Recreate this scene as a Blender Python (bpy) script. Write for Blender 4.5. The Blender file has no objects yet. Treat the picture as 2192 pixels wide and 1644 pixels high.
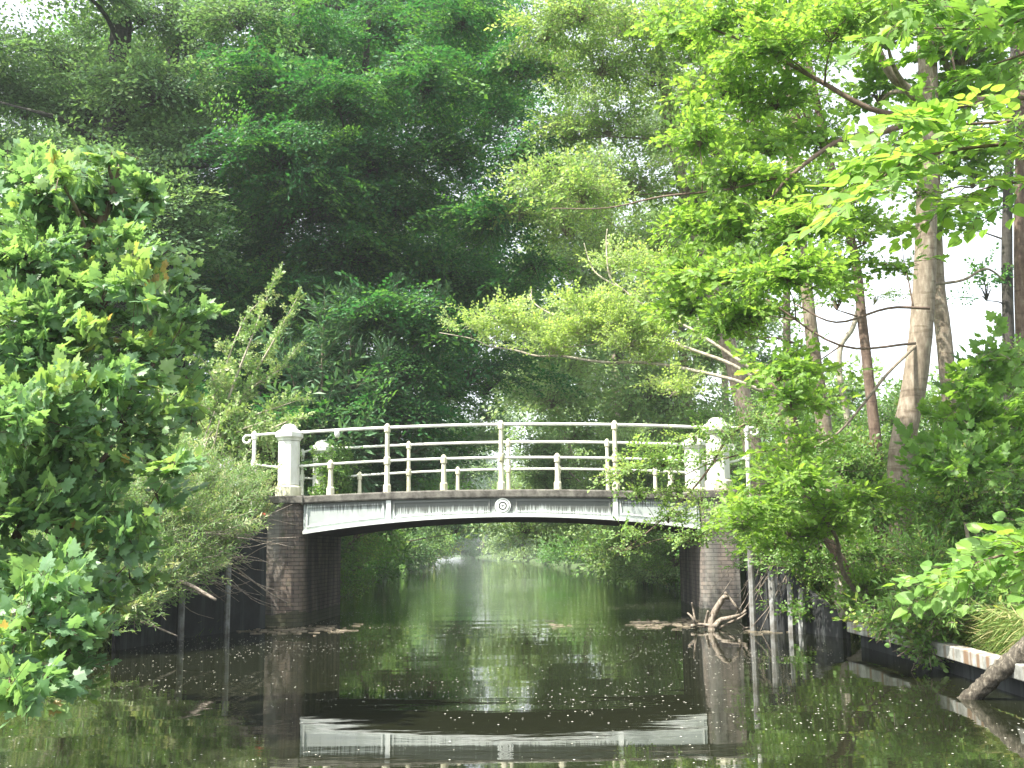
import bpy, math
import numpy as np
from mathutils import Vector, Matrix

S = bpy.context.scene
rng = np.random.default_rng(11)
R = math.radians

# ------------------------------------------------------------------ camera, world, sun, exposure
CAM_H, FOC, W0, H0 = 1.03, 2400.0, 2192.0, 1644.0
PITCH, ROLL = math.atan(360 / FOC), R(-0.68)
cd = bpy.data.cameras.new('camera'); cam = bpy.data.objects.new('camera', cd); S.collection.objects.link(cam)
cd.sensor_width = 36; cd.lens = 36 * FOC / W0; cd.clip_start = 0.05; cd.clip_end = 3000
fwd = Vector((0, math.cos(PITCH), math.sin(PITCH))); up0 = Vector((0, -math.sin(PITCH), math.cos(PITCH))); rt0 = Vector((1, 0, 0))
right = rt0 * math.cos(ROLL) + up0 * math.sin(ROLL); up = up0 * math.cos(ROLL) - rt0 * math.sin(ROLL)
m = Matrix((right, up, -fwd)).transposed().to_4x4(); m.translation = (0, 0, CAM_H); cam.matrix_world = m
S.camera = cam
SUN_EL, SUN_X, SUN_Y = R(57), -0.84, -0.52
w = bpy.data.worlds.new('World'); S.world = w; w.use_nodes = True
nt = w.node_tree; bg = nt.nodes['Background']; sk = nt.nodes.new('ShaderNodeTexSky'); sk.sky_type = 'NISHITA'
sk.sun_disc = False; sk.sun_elevation = SUN_EL; sk.sun_rotation = math.atan2(SUN_X, SUN_Y)
sk.air_density = 1.0; sk.dust_density = 2.0; sk.ozone_density = 1.0
hs = nt.nodes.new('ShaderNodeHueSaturation'); hs.inputs['Saturation'].default_value = 0.30   # blue drained out so the sky looks blown out by exposure
nt.links.new(sk.outputs[0], hs.inputs['Color']); nt.links.new(hs.outputs[0], bg.inputs[0]); bg.inputs[1].default_value = 0.145
sl = bpy.data.lights.new('sun', 'SUN'); sl.energy = 3.9; sl.angle = R(0.6); sl.color = (1, .95, .84)
so = bpy.data.objects.new('sun', sl); S.collection.objects.link(so)
sd = Vector((SUN_X, SUN_Y, 0)).normalized() * math.cos(SUN_EL) + Vector((0, 0, math.sin(SUN_EL)))
so.rotation_euler = sd.to_track_quat('Z', 'Y').to_euler()
S.view_settings.view_transform = 'Standard'; S.view_settings.look = 'None'; S.view_settings.gamma = 1
S.view_settings.exposure = 1.85
S.cycles.max_bounces = 7; S.cycles.diffuse_bounces = 4; S.cycles.transmission_bounces = 5; S.cycles.glossy_bounces = 3
S.cycles.volume_bounces = 0; S.cycles.use_denoising = True; S.cycles.caustics_reflective = False; S.cycles.caustics_refractive = False

def ray(px, py):
    return right * ((px - W0 / 2) / FOC) + up * ((H0 / 2 - py) / FOC) + fwd
def at(px, py, Y):
    d = ray(px, py); t = Y / d.y
    return np.array((d.x * t, Y, CAM_H + d.z * t))
def mpp(Y): return Y / (FOC * 0.989)           # metres per photo pixel at distance Y

# ------------------------------------------------------------------ materials
def mat(name):
    m = bpy.data.materials.new(name); m.use_nodes = True
    n = m.node_tree.nodes; return m, n, m.node_tree.links, n['Principled BSDF']
def ramp(n, stops):
    r = n.new('ShaderNodeValToRGB'); e = r.color_ramp.elements
    while len(e) < len(stops): e.new(0.5)
    for k, (p, c) in enumerate(stops):
        e[k].position = p; e[k].color = (*c, 1) if len(c) == 3 else c
    return r
def noise(n, l, scale, detail=4, vec=None, rough=.55):
    t = n.new('ShaderNodeTexNoise'); t.inputs['Scale'].default_value = scale; t.inputs['Detail'].default_value = detail
    t.inputs['Roughness'].default_value = rough
    if vec is not None: l.new(vec, t.inputs['Vector'])
    return t
def mapping(n, l, scale=(1, 1, 1), src='Object', loc=(0, 0, 0)):
    tc = n.new('ShaderNodeTexCoord'); mp = n.new('ShaderNodeMapping')
    mp.inputs['Scale'].default_value = scale; mp.inputs['Location'].default_value = loc
    l.new(tc.outputs[src], mp.inputs[0]); return mp.outputs[0]
def mixc(n, l, fac, a, b, mode='MIX'):
    x = n.new('ShaderNodeMix'); x.data_type = 'RGBA'; x.blend_type = mode
    for s, v in ((0, fac), (6, a), (7, b)):
        if hasattr(v, 'default_value') or hasattr(v, 'is_linked'): l.new(v, x.inputs[s])
        elif s == 0: x.inputs[0].default_value = v
        else: x.inputs[s].default_value = (*v, 1)
    return x.outputs[2]
def math_(n, l, op, a, b=0.0, clamp=False):
    x = n.new('ShaderNodeMath'); x.operation = op; x.use_clamp = clamp
    for i, v in enumerate((a, b)):
        if isinstance(v, (int, float)): x.inputs[i].default_value = v
        else: l.new(v, x.inputs[i])
    return x.outputs[0]
def bump(n, l, h, bsdf, dist=.01, strength=1.0):
    b = n.new('ShaderNodeBump'); b.inputs['Distance'].default_value = dist; b.inputs['Strength'].default_value = strength
    l.new(h, b.inputs['Height']); l.new(b.outputs[0], bsdf.inputs['Normal']); return b

def leaf_mat(name, stops, trans_gain=2.0, trans=0.42, rough=.5, spec=.4):
    m, n, l, b = mat(name)
    a = n.new('ShaderNodeAttribute'); a.attribute_name = 'tint'
    r = ramp(n, stops); l.new(a.outputs['Fac'], r.inputs[0])
    l.new(r.outputs[0], b.inputs['Base Color']); b.inputs['Roughness'].default_value = rough
    b.inputs['Specular IOR Level'].default_value = spec
    tr = n.new('ShaderNodeBsdfTranslucent')
    tc = mixc(n, l, 1.0, r.outputs[0], (trans_gain * 1.02, trans_gain, trans_gain * .5), 'MULTIPLY')
    l.new(tc, tr.inputs[0])
    mx = n.new('ShaderNodeMixShader'); mx.inputs[0].default_value = trans
    l.new(b.outputs[0], mx.inputs[1]); l.new(tr.outputs[0], mx.inputs[2])
    l.new(mx.outputs[0], n['Material Output'].inputs[0]); return m

M = {}
M['maple'] = leaf_mat('maple_leaf', [(0, (.10, .20, .10)), (.45, (.15, .27, .13)), (.8, (.21, .32, .11)), (.98, (.30, .35, .09)), (1, (.36, .26, .11))], 1.8, .45, .42, .5)
M['oak'] = leaf_mat('oak_leaf', [(0, (.10, .20, .05)), (.5, (.15, .27, .06)), (1, (.22, .35, .075))], 1.9, .5)
M['beech'] = leaf_mat('beech_leaf', [(0, (.024, .105, .042)), (.6, (.04, .15, .048)), (1, (.11, .25, .055))], 1.7, .40, .5, .4)
M['alder'] = leaf_mat('alder_leaf', [(0, (.14, .26, .085)), (.6, (.22, .36, .115)), (1, (.34, .46, .17))], 1.6, .48, .45, .5)
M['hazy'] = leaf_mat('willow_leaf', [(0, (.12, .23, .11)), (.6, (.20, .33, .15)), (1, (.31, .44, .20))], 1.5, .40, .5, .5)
M['shrub'] = leaf_mat('shrub_leaf', [(0, (.10, .21, .06)), (.5, (.16, .30, .08)), (.9, (.24, .38, .10)), (1, (.32, .36, .10))], 1.6, .38, .45, .5)
M['hawthorn'] = leaf_mat('hawthorn_leaf', [(0, (.13, .25, .08)), (.6, (.22, .35, .12)), (1, (.42, .50, .24))], 1.4, .33, .45, .5)
M['pale'] = leaf_mat('pale_shrub_leaf', [(0, (.12, .22, .08)), (.5, (.19, .31, .12)), (.9, (.27, .40, .17)), (1, (.42, .46, .26))], 1.5, .38, .45, .5)
M['ash'] = leaf_mat('ash_leaf', [(0, (.06, .15, .075)), (1, (.11, .22, .10))], 1.3, .3, .5, .5)
M['lime'] = leaf_mat('lime_leaf', [(0, (.12, .25, .06)), (.6, (.17, .31, .075)), (1, (.24, .37, .08))], 1.7, .5, .45, .4)
M['dark'] = leaf_mat('dark_leaf', [(0, (.045, .13, .045)), (1, (.11, .23, .07))], 1.4, .3, .5, .4)
M['grass'] = leaf_mat('grass_blade', [(0, (.08, .16, .03)), (.5, (.16, .24, .06)), (1, (.42, .36, .18))], 1.3, .3, .6, .3)

def bark(name, c1, c2, c3, sc=1.0):
    m, n, l, b = mat(name)
    v = mapping(n, l, (9 * sc, 9 * sc, 3 * sc)); t = noise(n, l, 2.2, 6, v, .65)
    r = ramp(n, [(.3, c1), (.52, c2), (.72, c3)]); l.new(t.outputs[0], r.inputs[0])
    v2 = mapping(n, l, (1.3, 1.3, 9)); t2 = noise(n, l, 2.5, 3, v2)
    r2 = ramp(n, [(.55, (1, 1, 1)), (.66, (.55, .5, .45))]); l.new(t2.outputs[0], r2.inputs[0])
    l.new(mixc(n, l, .8, r.outputs[0], r2.outputs[0], 'MULTIPLY'), b.inputs['Base Color'])
    b.inputs['Roughness'].default_value = .85; bump(n, l, t.outputs[0], b, .012); return m
M['bark'] = bark('grey_bark', (.11, .085, .06), (.21, .17, .125), (.33, .29, .23))
M['bark_brown'] = bark('brown_bark', (.07, .045, .035), (.14, .095, .07), (.22, .17, .13))
M['bark_dark'] = bark('dark_bark', (.02, .018, .015), (.045, .04, .033), (.08, .075, .06))
M['bark_pale'] = bark('pale_bark', (.22, .19, .14), (.36, .32, .25), (.5, .46, .38))
M['log'] = bark('rough_log_bark', (.02, .017, .012), (.08, .068, .05), (.26, .23, .18), 2.6)
M['deadwood'] = bark('dead_wood', (.11, .085, .065), (.24, .20, .16), (.42, .38, .32), 2)

def paint(name, col, grime=(.10, .11, .07), amount=.5, streak=False):
    m, n, l, b = mat(name)
    v = mapping(n, l, (3, 3, 1.2)); t = noise(n, l, 2.0, 6, v, .6)
    r = ramp(n, [(.42, (0, 0, 0)), (.75, (amount, amount, amount))]); l.new(t.outputs[0], r.inputs[0])
    c = mixc(n, l, r.outputs[0], col, grime)
    if streak:
        tc = n.new('ShaderNodeTexCoord'); sp = n.new('ShaderNodeSeparateXYZ'); l.new(tc.outputs['Object'], sp.inputs[0])
        mp = mapping(n, l, (46, 1, 2.2)); s = noise(n, l, 1.0, 5, mp, .7)
        mp2 = mapping(n, l, (1.1, 1, .2)); s2 = noise(n, l, 1.0, 3, mp2, .5)
        # stains run from the deck edge down over the middle panels
        zz = math_(n, l, 'SUBTRACT', sp.outputs['Z'], 1.62); zz = math_(n, l, 'MULTIPLY', zz, 2.0)
        xa = math_(n, l, 'ABSOLUTE', sp.outputs['X']); xm = math_(n, l, 'LESS_THAN', xa, 1.68)
        k = math_(n, l, 'ADD', s.outputs[0], zz)
        k = math_(n, l, 'ADD', k, math_(n, l, 'MULTIPLY', s2.outputs[0], .35))
        k = math_(n, l, 'ADD', k, math_(n, l, 'SUBTRACT', math_(n, l, 'MULTIPLY', xm, .15), .015))
        rr = ramp(n, [(.76, (0, 0, 0)), (.92, (.85, .85, .85))]); l.new(k, rr.inputs[0])
        c = mixc(n, l, rr.outputs[0], c, (.035, .038, .03))
    l.new(c, b.inputs['Base Color']); b.inputs['Roughness'].default_value = .5
    bump(n, l, t.outputs[0], b, .002); return m
M['white'] = paint('white_paint', (.74, .75, .70), (.30, .30, .19), .55)
M['rail'] = paint('rail_paint', (.80, .81, .76), (.35, .36, .24), .45)
M['post'] = paint('post_paint', (.70, .68, .52), (.22, .21, .09), .8)
M['girder'] = paint('girder_paint', (.40, .44, .425), (.26, .29, .26), .45, True)
M['moulding'] = paint('moulding_paint', (.68, .72, .69), (.28, .30, .25), .4, True)
M['flange'] = paint('flange_paint', (.74, .77, .74), (.30, .32, .25), .35)

def brick(name, c1, c2, mort, dark=.6):
    m, n, l, b = mat(name)
    tc = n.new('ShaderNodeTexCoord'); sp = n.new('ShaderNodeSeparateXYZ'); l.new(tc.outputs['Object'], sp.inputs[0])
    cx = n.new('ShaderNodeCombineXYZ'); l.new(math_(n, l, 'ADD', sp.outputs[0], sp.outputs[1]), cx.inputs[0]); l.new(sp.outputs[2], cx.inputs[1])
    wob = noise(n, l, 6, 2, cx.outputs[0]); 
    bt = n.new('ShaderNodeTexBrick'); l.new(cx.outputs[0], bt.inputs['Vector'])
    bt.inputs['Scale'].default_value = 1; bt.inputs['Brick Width'].default_value = .20; bt.inputs['Row Height'].default_value = .058
    bt.inputs['Mortar Size'].default_value = .006; bt.inputs['Mortar Smooth'].default_value = .4
    bt.inputs['Color1'].default_value = (*c1, 1); bt.inputs['Color2'].default_value = (*c2, 1); bt.inputs['Mortar'].default_value = (*mort, 1)
    v = mapping(n, l, (2.4, 2.4, .5)); t = noise(n, l, 1.3, 6, v, .65)
    r = ramp(n, [(.38, (dark * .5, dark * .55, dark * .6)), (.6, (1, 1, 1)), (.75, (1.25, 1.3, 1.3))]); l.new(t.outputs[0], r.inputs[0])
    c = mixc(n, l, 1, bt.outputs[0], r.outputs[0], 'MULTIPLY')
    v3 = mapping(n, l, (2.0, 2.0, .22), loc=(7, 3, 1)); t3 = noise(n, l, 1.5, 5, v3, .6)
    r3 = ramp(n, [(.56, (0, 0, 0)), (.68, (.6, .6, .6))]); l.new(t3.outputs[0], r3.inputs[0]); c = mixc(n, l, r3.outputs[0], c, (.26, .26, .23))
    v4 = mapping(n, l, (3, 3, 2)); t4 = noise(n, l, 2.0, 5, v4, .6)
    r4 = ramp(n, [(.58, (0, 0, 0)), (.7, (.7, .7, .7))]); l.new(t4.outputs[0], r4.inputs[0]); c = mixc(n, l, r4.outputs[0], c, (.06, .075, .03))
    # green slime where the water laps the wall
    wz = math_(n, l, 'LESS_THAN', math_(n, l, 'ADD', sp.outputs[2], math_(n, l, 'MULTIPLY', t.outputs[0], -.25)), .06)
    c = mixc(n, l, math_(n, l, 'MULTIPLY', wz, .7), c, (.05, .06, .025))
    l.new(c, b.inputs['Base Color']); b.inputs['Roughness'].default_value = .85
    bump(n, l, bt.outputs['Fac'], b, -.014); return m
M['brick'] = brick('sunny_brick', (.25, .205, .17), (.17, .145, .125), (.12, .105, .09), .75)  # sunlit copy of the brick, the light put into its colour
M['brick_shaded'] = brick('shaded_brick', (.21, .16, .125), (.15, .12, .10), (.08, .07, .06), .65)  # shaded copy of the same brick, shade put into its darker colour

def concrete(name, c1, c2, sc=3.0, streak=None):
    m, n, l, b = mat(name)
    v = mapping(n, l, (1, 1, 1)); t = noise(n, l, sc, 8, v, .65)
    r = ramp(n, [(.35, c1), (.65, c2)]); l.new(t.outputs[0], r.inputs[0]); c = r.outputs[0]
    if streak:
        v2 = mapping(n, l, (3, 3, .25)); t2 = noise(n, l, 2.2, 4, v2, .6)
        r2 = ramp(n, [(.5, (0, 0, 0)), (.62, (1, 1, 1))]); l.new(t2.outputs[0], r2.inputs[0]); c = mixc(n, l, r2.outputs[0], c, streak)
    l.new(c, b.inputs['Base Color']); b.inputs['Roughness'].default_value = .9; bump(n, l, t.outputs[0], b, .008); return m
M['coping'] = concrete('mossy_coping', (.055, .05, .042), (.19, .18, .155), 9)
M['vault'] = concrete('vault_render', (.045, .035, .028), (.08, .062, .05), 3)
M['beam'] = concrete('limewashed_beam', (.18, .18, .16), (.42, .43, .40), 6, (.20, .13, .08))
M['sheet'] = concrete('dark_shaded_boards', (.010, .011, .012), (.028, .030, .032), 3, (.045, .05, .05))  # near-black colour carries the overhang shade on the right bank's boards
M['post_grey'] = concrete('weathered_post', (.12, .11, .095), (.34, .35, .35), 6)
M['soil'] = concrete('soil', (.035, .03, .018), (.07, .065, .035), 2)
m_, n_, l_, b_ = mat('faded_red'); b_.inputs['Base Color'].default_value = (.5, .07, .05, 1); b_.inputs['Roughness'].default_value = .6; M['red'] = m_
m_, n_, l_, b_ = mat('petal'); b_.inputs['Base Color'].default_value = (.78, .76, .66, 1); b_.inputs['Roughness'].default_value = .7; M['petal'] = m_
m_, n_, l_, b_ = mat('reed_scum'); b_.inputs['Base Color'].default_value = (.30, .25, .18, 1); b_.inputs['Roughness'].default_value = .8; M['scum'] = m_
# ground
m_, n_, l_, b_ = mat('bank_ground')
t_ = noise(n_, l_, 1.2, 8, mapping(n_, l_), .65); r_ = ramp(n_, [(.35, (.03, .05, .018)), (.55, (.06, .10, .03)), (.75, (.10, .11, .05))])
l_.new(t_.outputs[0], r_.inputs[0]); l_.new(r_.outputs[0], b_.inputs['Base Color']); b_.inputs['Roughness'].default_value = .95
bump(n_, l_, t_.outputs[0], b_, .08); M['ground'] = m_
# water
m_, n_, l_, b_ = mat('canal_water')
b_.inputs['Base Color'].default_value = (.012, .014, .007, 1); b_.inputs['Roughness'].default_value = .02; b_.inputs['IOR'].default_value = 1.36
b_.inputs['Specular IOR Level'].default_value = .5
tc = n_.new('ShaderNodeTexCoord'); sp = n_.new('ShaderNodeSeparateXYZ'); l_.new(tc.outputs['Object'], sp.inputs[0])
fine = noise(n_, l_, 1.0, 3, mapping(n_, l_, (2.2, 6.0, 1)), .55)
swell = noise(n_, l_, 1.0, 2, mapping(n_, l_, (.22, 1.1, 1), loc=(3, 1, 0)), .4)
patch = noise(n_, l_, 1.0, 2, mapping(n_, l_, (.10, .16, 1), loc=(5, 9, 0)), .5)
# a breeze ruffles the water beyond the bridge, the near water is sheltered
mr = n_.new('ShaderNodeMapRange'); mr.inputs['From Min'].default_value = 15; mr.inputs['From Max'].default_value = 34
mr.inputs['To Min'].default_value = .0006; mr.inputs['To Max'].default_value = .010; l_.new(sp.outputs[1], mr.inputs[0])
pr = n_.new('ShaderNodeMapRange'); pr.inputs['From Min'].default_value = .35; pr.inputs['From Max'].default_value = .65
pr.inputs['To Min'].default_value = .45; pr.inputs['To Max'].default_value = 1.3; l_.new(patch.outputs[0], pr.inputs[0])
h1 = math_(n_, l_, 'MULTIPLY', math_(n_, l_, 'MULTIPLY', fine.outputs[0], mr.outputs[0]), pr.outputs[0])
h2 = math_(n_, l_, 'MULTIPLY', swell.outputs[0], .006)
bump(n_, l_, math_(n_, l_, 'ADD', h1, h2), b_, 1.0); M['water'] = m_

# ------------------------------------------------------------------ objects
COL = S.collection
def tag(o, label=None, cat=None, group=None, kind=None):
    for k, v in (('label', label), ('category', cat), ('group', group), ('kind', kind)):
        if v: o[k] = v
    return o
def thing(name, label, cat, loc=(0, 0, 0), rz=0, group=None):
    o = bpy.data.objects.new(name, None); COL.objects.link(o); o.location = loc; o.rotation_euler = (0, 0, rz)
    o.empty_display_size = .1
    return tag(o, label, cat, group)
def link(name, me, parent=None):
    o = bpy.data.objects.new(name, me); COL.objects.link(o)
    if parent is not None: o.parent = parent
    return o
def shift(parent, V):
    """world points into the parent's local space (parents with rotation handle their own local coords)"""
    if parent is None: return V
    return V - np.array(parent.location, dtype=np.float32)
def trimesh(name, V, F, material, parent=None, tint=None, smooth=True):
    V = np.ascontiguousarray(shift(parent, np.asarray(V, dtype=np.float32)), dtype=np.float32)
    F = np.ascontiguousarray(F, dtype=np.int32)
    me = bpy.data.meshes.new(name); me.vertices.add(len(V)); me.vertices.foreach_set('co', V.ravel())
    me.loops.add(F.size); me.loops.foreach_set('vertex_index', F.ravel())
    me.polygons.add(len(F)); me.polygons.foreach_set('loop_start', np.arange(0, F.size, 3, dtype=np.int32))
    me.polygons.foreach_set('use_smooth', np.full(len(F), smooth))
    if tint is not None:
        a = me.attributes.new('tint', 'FLOAT', 'POINT'); a.data.foreach_set('value', np.clip(tint, 0, 1).astype(np.float32))
    me.update(calc_edges=True); me.materials.append(material)
    return link(name, me, parent)
class MB:
    def __init__(s): s.v = []; s.f = []
    def add(s, V, F):
        o = len(s.v); s.v += [tuple(map(float, p)) for p in V]; s.f += [tuple(i + o for i in f) for f in F]
    def box(s, x0, x1, y0, y1, z0, z1):
        s.add([(x0, y0, z0), (x1, y0, z0), (x1, y1, z0), (x0, y1, z0), (x0, y0, z1), (x1, y0, z1), (x1, y1, z1), (x0, y1, z1)],
              [(0, 3, 2, 1), (4, 5, 6, 7), (0, 1, 5, 4), (1, 2, 6, 5), (2, 3, 7, 6), (3, 0, 4, 7)])
    def tube(s, P, rad, n=8, wob=0.0, cap=True):
        P = [np.asarray(p, float) for p in P]; V = []
        prev = None
        for i, p in enumerate(P):
            t = P[min(i + 1, len(P) - 1)] - P[max(i - 1, 0)]; t = t / (np.linalg.norm(t) + 1e-9)
            a = np.array((1., 0, 0)) if prev is None else prev
            if prev is None and abs(t[0]) > .9: a = np.array((0, 1., 0))
            a = a - t * a.dot(t); a /= np.linalg.norm(a) + 1e-9; prev = a; b = np.cross(t, a)
            r = rad[i] if hasattr(rad, '__len__') else rad
            for k in range(n):
                q = 2 * math.pi * k / n; rr = r * (1 + wob * (rng.random() - .5))
                V.append(p + (a * math.cos(q) + b * math.sin(q)) * rr)
        F = []
        for i in range(len(P) - 1):
            for k in range(n):
                F.append((i * n + k, i * n + (k + 1) % n, (i + 1) * n + (k + 1) % n, (i + 1) * n + k))
        if cap: F.append(tuple(range(n - 1, -1, -1))); F.append(tuple((len(P) - 1) * n + k for k in range(n)))
        s.add(V, F)
    def lathe(s, prof, n=16, c=(0, 0, 0), rot=0.0):
        V = []; F = []
        for r, z in prof:
            for k in range(n):
                q = 2 * math.pi * k / n + rot; V.append((c[0] + r * math.cos(q), c[1] + r * math.sin(q), c[2] + z))
        for i in range(len(prof) - 1):
            for k in range(n): F.append((i * n + k, i * n + (k + 1) % n, (i + 1) * n + (k + 1) % n, (i + 1) * n + k))
        F.append(tuple(range(n - 1, -1, -1))); F.append(tuple((len(prof) - 1) * n + k for k in range(n)))
        s.add(V, F)
    def build(s, name, material, parent=None, smooth=False, world=False, bevel=0):
        V = np.array(s.v, dtype=np.float32)
        if world: V = shift(parent, V)
        me = bpy.data.meshes.new(name); me.from_pydata(V.tolist(), [], s.f); me.materials.append(material)
        if smooth: me.polygons.foreach_set('use_smooth', np.full(len(me.polygons), True))
        me.update(); o = link(name, me, parent)
        if bevel:
            b = o.modifiers.new('bevel', 'BEVEL'); b.width = bevel; b.segments = 2; b.limit_method = 'ANGLE'
        return o

def smooth_path(P, k=5):
    """Catmull-Rom through the points"""
    P = [np.asarray(p, float) for p in P]
    if len(P) < 3: 
        return [P[0] + (P[-1] - P[0]) * t for t in np.linspace(0, 1, k + 1)]
    Q = [2 * P[0] - P[1]] + P + [2 * P[-1] - P[-2]]; out = []
    for i in range(1, len(Q) - 2):
        for t in np.linspace(0, 1, k, endpoint=False):
            a, b, c, d = Q[i - 1:i + 3]
            out.append(.5 * ((2 * b) + (c - a) * t + (2 * a - 5 * b + 4 * c - d) * t * t + (3 * b - a - 3 * c + d) * t ** 3))
    out.append(P[-1]); return out

# ------------------------------------------------------------------ foliage kit (everything is real leaf-shaped geometry)
def tri_fan(outline, c):
    V = [c] + outline; n = len(outline); F = [(0, 1 + i, 1 + (i + 1) % n) for i in range(n)]
    return np.array(V, float), np.array(F)
def leaf_shape(kind):
    if kind == 'rhomb':
        return np.array([(0, 0, 0), (.5, -.3, .07), (1, 0, -.05), (.5, .3, .07)], float), np.array([(0, 1, 2), (0, 2, 3)])
    if kind == 'narrow':
        return np.array([(0, 0, 0), (.45, -.13, .03), (1, 0, -.1), (.45, .13, .03)], float), np.array([(0, 1, 2), (0, 2, 3)])
    if kind == 'blade':
        return np.array([(0, -.02, 0), (0, .02, 0), (.5, .016, .03), (.5, -.016, .03), (1, 0, -.12)], float), np.array([(0, 3, 1), (1, 3, 2), (2, 3, 4)])
    if kind == 'oval':
        return np.array([(0, 0, 0), (.3, -.33, .06), (.7, -.3, .04), (1, 0, -.08), (.7, .3, .04), (.3, .33, .06), (.5, 0, -.02)], float), \
            np.array([(6, 0, 1), (6, 1, 2), (6, 2, 3), (6, 3, 4), (6, 4, 5), (6, 5, 0)])
    if kind == 'heart':
        o = [(0, 0, 0), (-.06, -.18, .02), (.08, -.40, .05), (.35, -.46, .07), (.62, -.36, .05), (.85, -.17, 0), (1.05, 0, -.10),
             (.85, .17, 0), (.62, .36, .05), (.35, .46, .07), (.08, .40, .05), (-.06, .18, .02)]
        return tri_fan(o, (.4, 0, -.03))
    if kind == 'oak':
        o = [(0, 0, 0), (.15, -.10, .02), (.28, -.26, .05), (.38, -.15, .02), (.52, -.36, .06), (.64, -.17, .01), (.82, -.26, .0), (.88, -.10, -.04), (1, 0, -.1),
             (.88, .10, -.04), (.82, .26, 0), (.64, .17, .01), (.52, .36, .06), (.38, .15, .02), (.28, .26, .05), (.15, .10, .02)]
        return tri_fan(o, (.5, 0, -.02))
    if kind == 'maple':
        h = [(0, 0), (-.10, -.20), (-.02, -.42), (.16, -.36), (.30, -.60), (.42, -.40), (.66, -.46), (.60, -.22), (.80, -.16), (1.0, 0)]
        o = [(x, y, -.10 * abs(y) - .1 * x * x + .03) for x, y in h] + [(x, -y, -.10 * abs(y) - .1 * x * x + .03) for x, y in h[-2:0:-1]]
        return tri_fan(o, (.3, 0, .04))
def frames(axis, normal):
    a = axis / (np.linalg.norm(axis, axis=1, keepdims=True) + 1e-9)
    nn = normal - a * np.sum(a * normal, axis=1, keepdims=True); nn /= np.linalg.norm(nn, axis=1, keepdims=True) + 1e-9
    b = np.cross(nn, a); return np.stack([a, b, nn], axis=2)          # columns
def instance(V, F, Mx, off, tint=None, vt=None):
    k, n = len(off), len(V)
    X = np.einsum('kij,nj->kni', Mx, V) + off[:, None, :]
    G = (F[None] + (np.arange(k) * n)[:, None, None]).reshape(-1, 3)
    T = None
    if tint is not None: T = (tint[:, None] + (0 if vt is None else vt[None, :]) + np.zeros((k, n))).ravel()
    return X.reshape(-1, 3), G, T
def segs(P0, P1, r0, r1, sag=0.0):
    """a batch of thin three-sided curved twigs"""
    P0 = np.asarray(P0, float); P1 = np.asarray(P1, float); k = len(P0)
    mid = (P0 + P1) / 2 + np.array((0, 0, 1.0)) * (sag if np.ndim(sag) == 0 else np.asarray(sag)[:, None])
    t = P1 - P0; ref = np.where(np.abs(t[:, 2:3]) > .8 * np.linalg.norm(t, axis=1, keepdims=True), np.array([[1., 0, 0]]), np.array([[0, 0, 1.]]))
    a = np.cross(t, ref); a /= np.linalg.norm(a, axis=1, keepdims=True) + 1e-9; b = np.cross(t, a); b /= np.linalg.norm(b, axis=1, keepdims=True) + 1e-9
    r0 = np.broadcast_to(np.asarray(r0, float), (k,))[:, None]; r1 = np.broadcast_to(np.asarray(r1, float), (k,))[:, None]
    V = []
    for P, r in ((P0, r0), (mid, (r0 + r1) / 2), (P1, r1)):
        for q in (0, 2.094, 4.189): V.append(P + (a * math.cos(q) + b * math.sin(q)) * r)
    V = np.stack(V, 1)
    F = []
    for s in (0, 3):
        for j in range(3):
            j2 = (j + 1) % 3; F += [(s + j, s + j2, s + 3 + j2), (s + j, s + 3 + j2, s + 3 + j)]
    F = np.array(F); G = (F[None] + (np.arange(k) * 9)[:, None, None]).reshape(-1, 3)
    return V.reshape(-1, 3), G
def make_spray(kind, L, leaf, size, step, side=.5, flat=1.0, droop=.15, seed=0, hang=0.0, ang=.9, ord2=True, tipgain=.12):
    """one leafy twig along +X: its leaves (triangles, tint) and its wood"""
    g = np.random.default_rng(seed); lines = [(np.zeros(3), np.array((1., 0, 0)), L)]
    if ord2:
        x = .12 * L; sg = 1
        while x < .92 * L:
            d = np.array((math.cos(ang), sg * math.sin(ang) * 1.0, 0)) ; d[2] = g.normal(0, .12 + .9 * (1 - flat)); d[1] *= (flat + (1 - flat) * g.uniform(-1, 1))
            d /= np.linalg.norm(d); lines.append((np.array((x, 0, 0)), d, side * L * (1 - .75 * x / L) * g.uniform(.7, 1.15)))
            x += L * g.uniform(.07, .12); sg = -sg
    def bend(P): 
        Q = P.copy(); Q[:, 2] -= droop * (P[:, 0] ** 2 + P[:, 1] ** 2) / L; return Q
    pos, ax, nm, sz, tt, s0, s1 = [], [], [], [], [], [], []
    for o, d, ln in lines:
        s0.append(o); s1.append(o + d * ln); t = step * g.uniform(.3, 1); sg = 1
        b = np.cross((0, 0, 1), d); b /= np.linalg.norm(b) + 1e-9
        while t <= ln:
            a = d * math.cos(.95) + b * sg * math.sin(.95) + g.normal(0, .22, 3); a[2] -= hang + g.uniform(0, .25)
            if t > ln - step: a = d.copy()
            pos.append(o + d * t); ax.append(a); nm.append(np.array((0, 0, 1.)) + g.normal(0, .38 + .5 * (1 - flat), 3)); sz.append(size * g.uniform(.65, 1.2))
            tt.append(tipgain * (t / ln) + tipgain * (np.linalg.norm(o + d * t) / L)); sg = -sg; t += step * g.uniform(.7, 1.3)
    V, F = leaf_shape(leaf); pos = bend(np.array(pos)); Mx = frames(np.array(ax), np.array(nm)) * np.array(sz)[:, None, None]
    lt = np.array(tt) + g.normal(0, .13, len(tt))
    LV, LF, LT = instance(V, F, Mx, pos, lt)
    TV, TF = segs(bend(np.array(s0)), bend(np.array(s1)), .003 * L + .001, .0012, droop * .2 * L * 0)
    return dict(V=LV, F=LF, T=LT, TV=TV, TF=TF, L=L, n=len(pos))
SPR = {}
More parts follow.
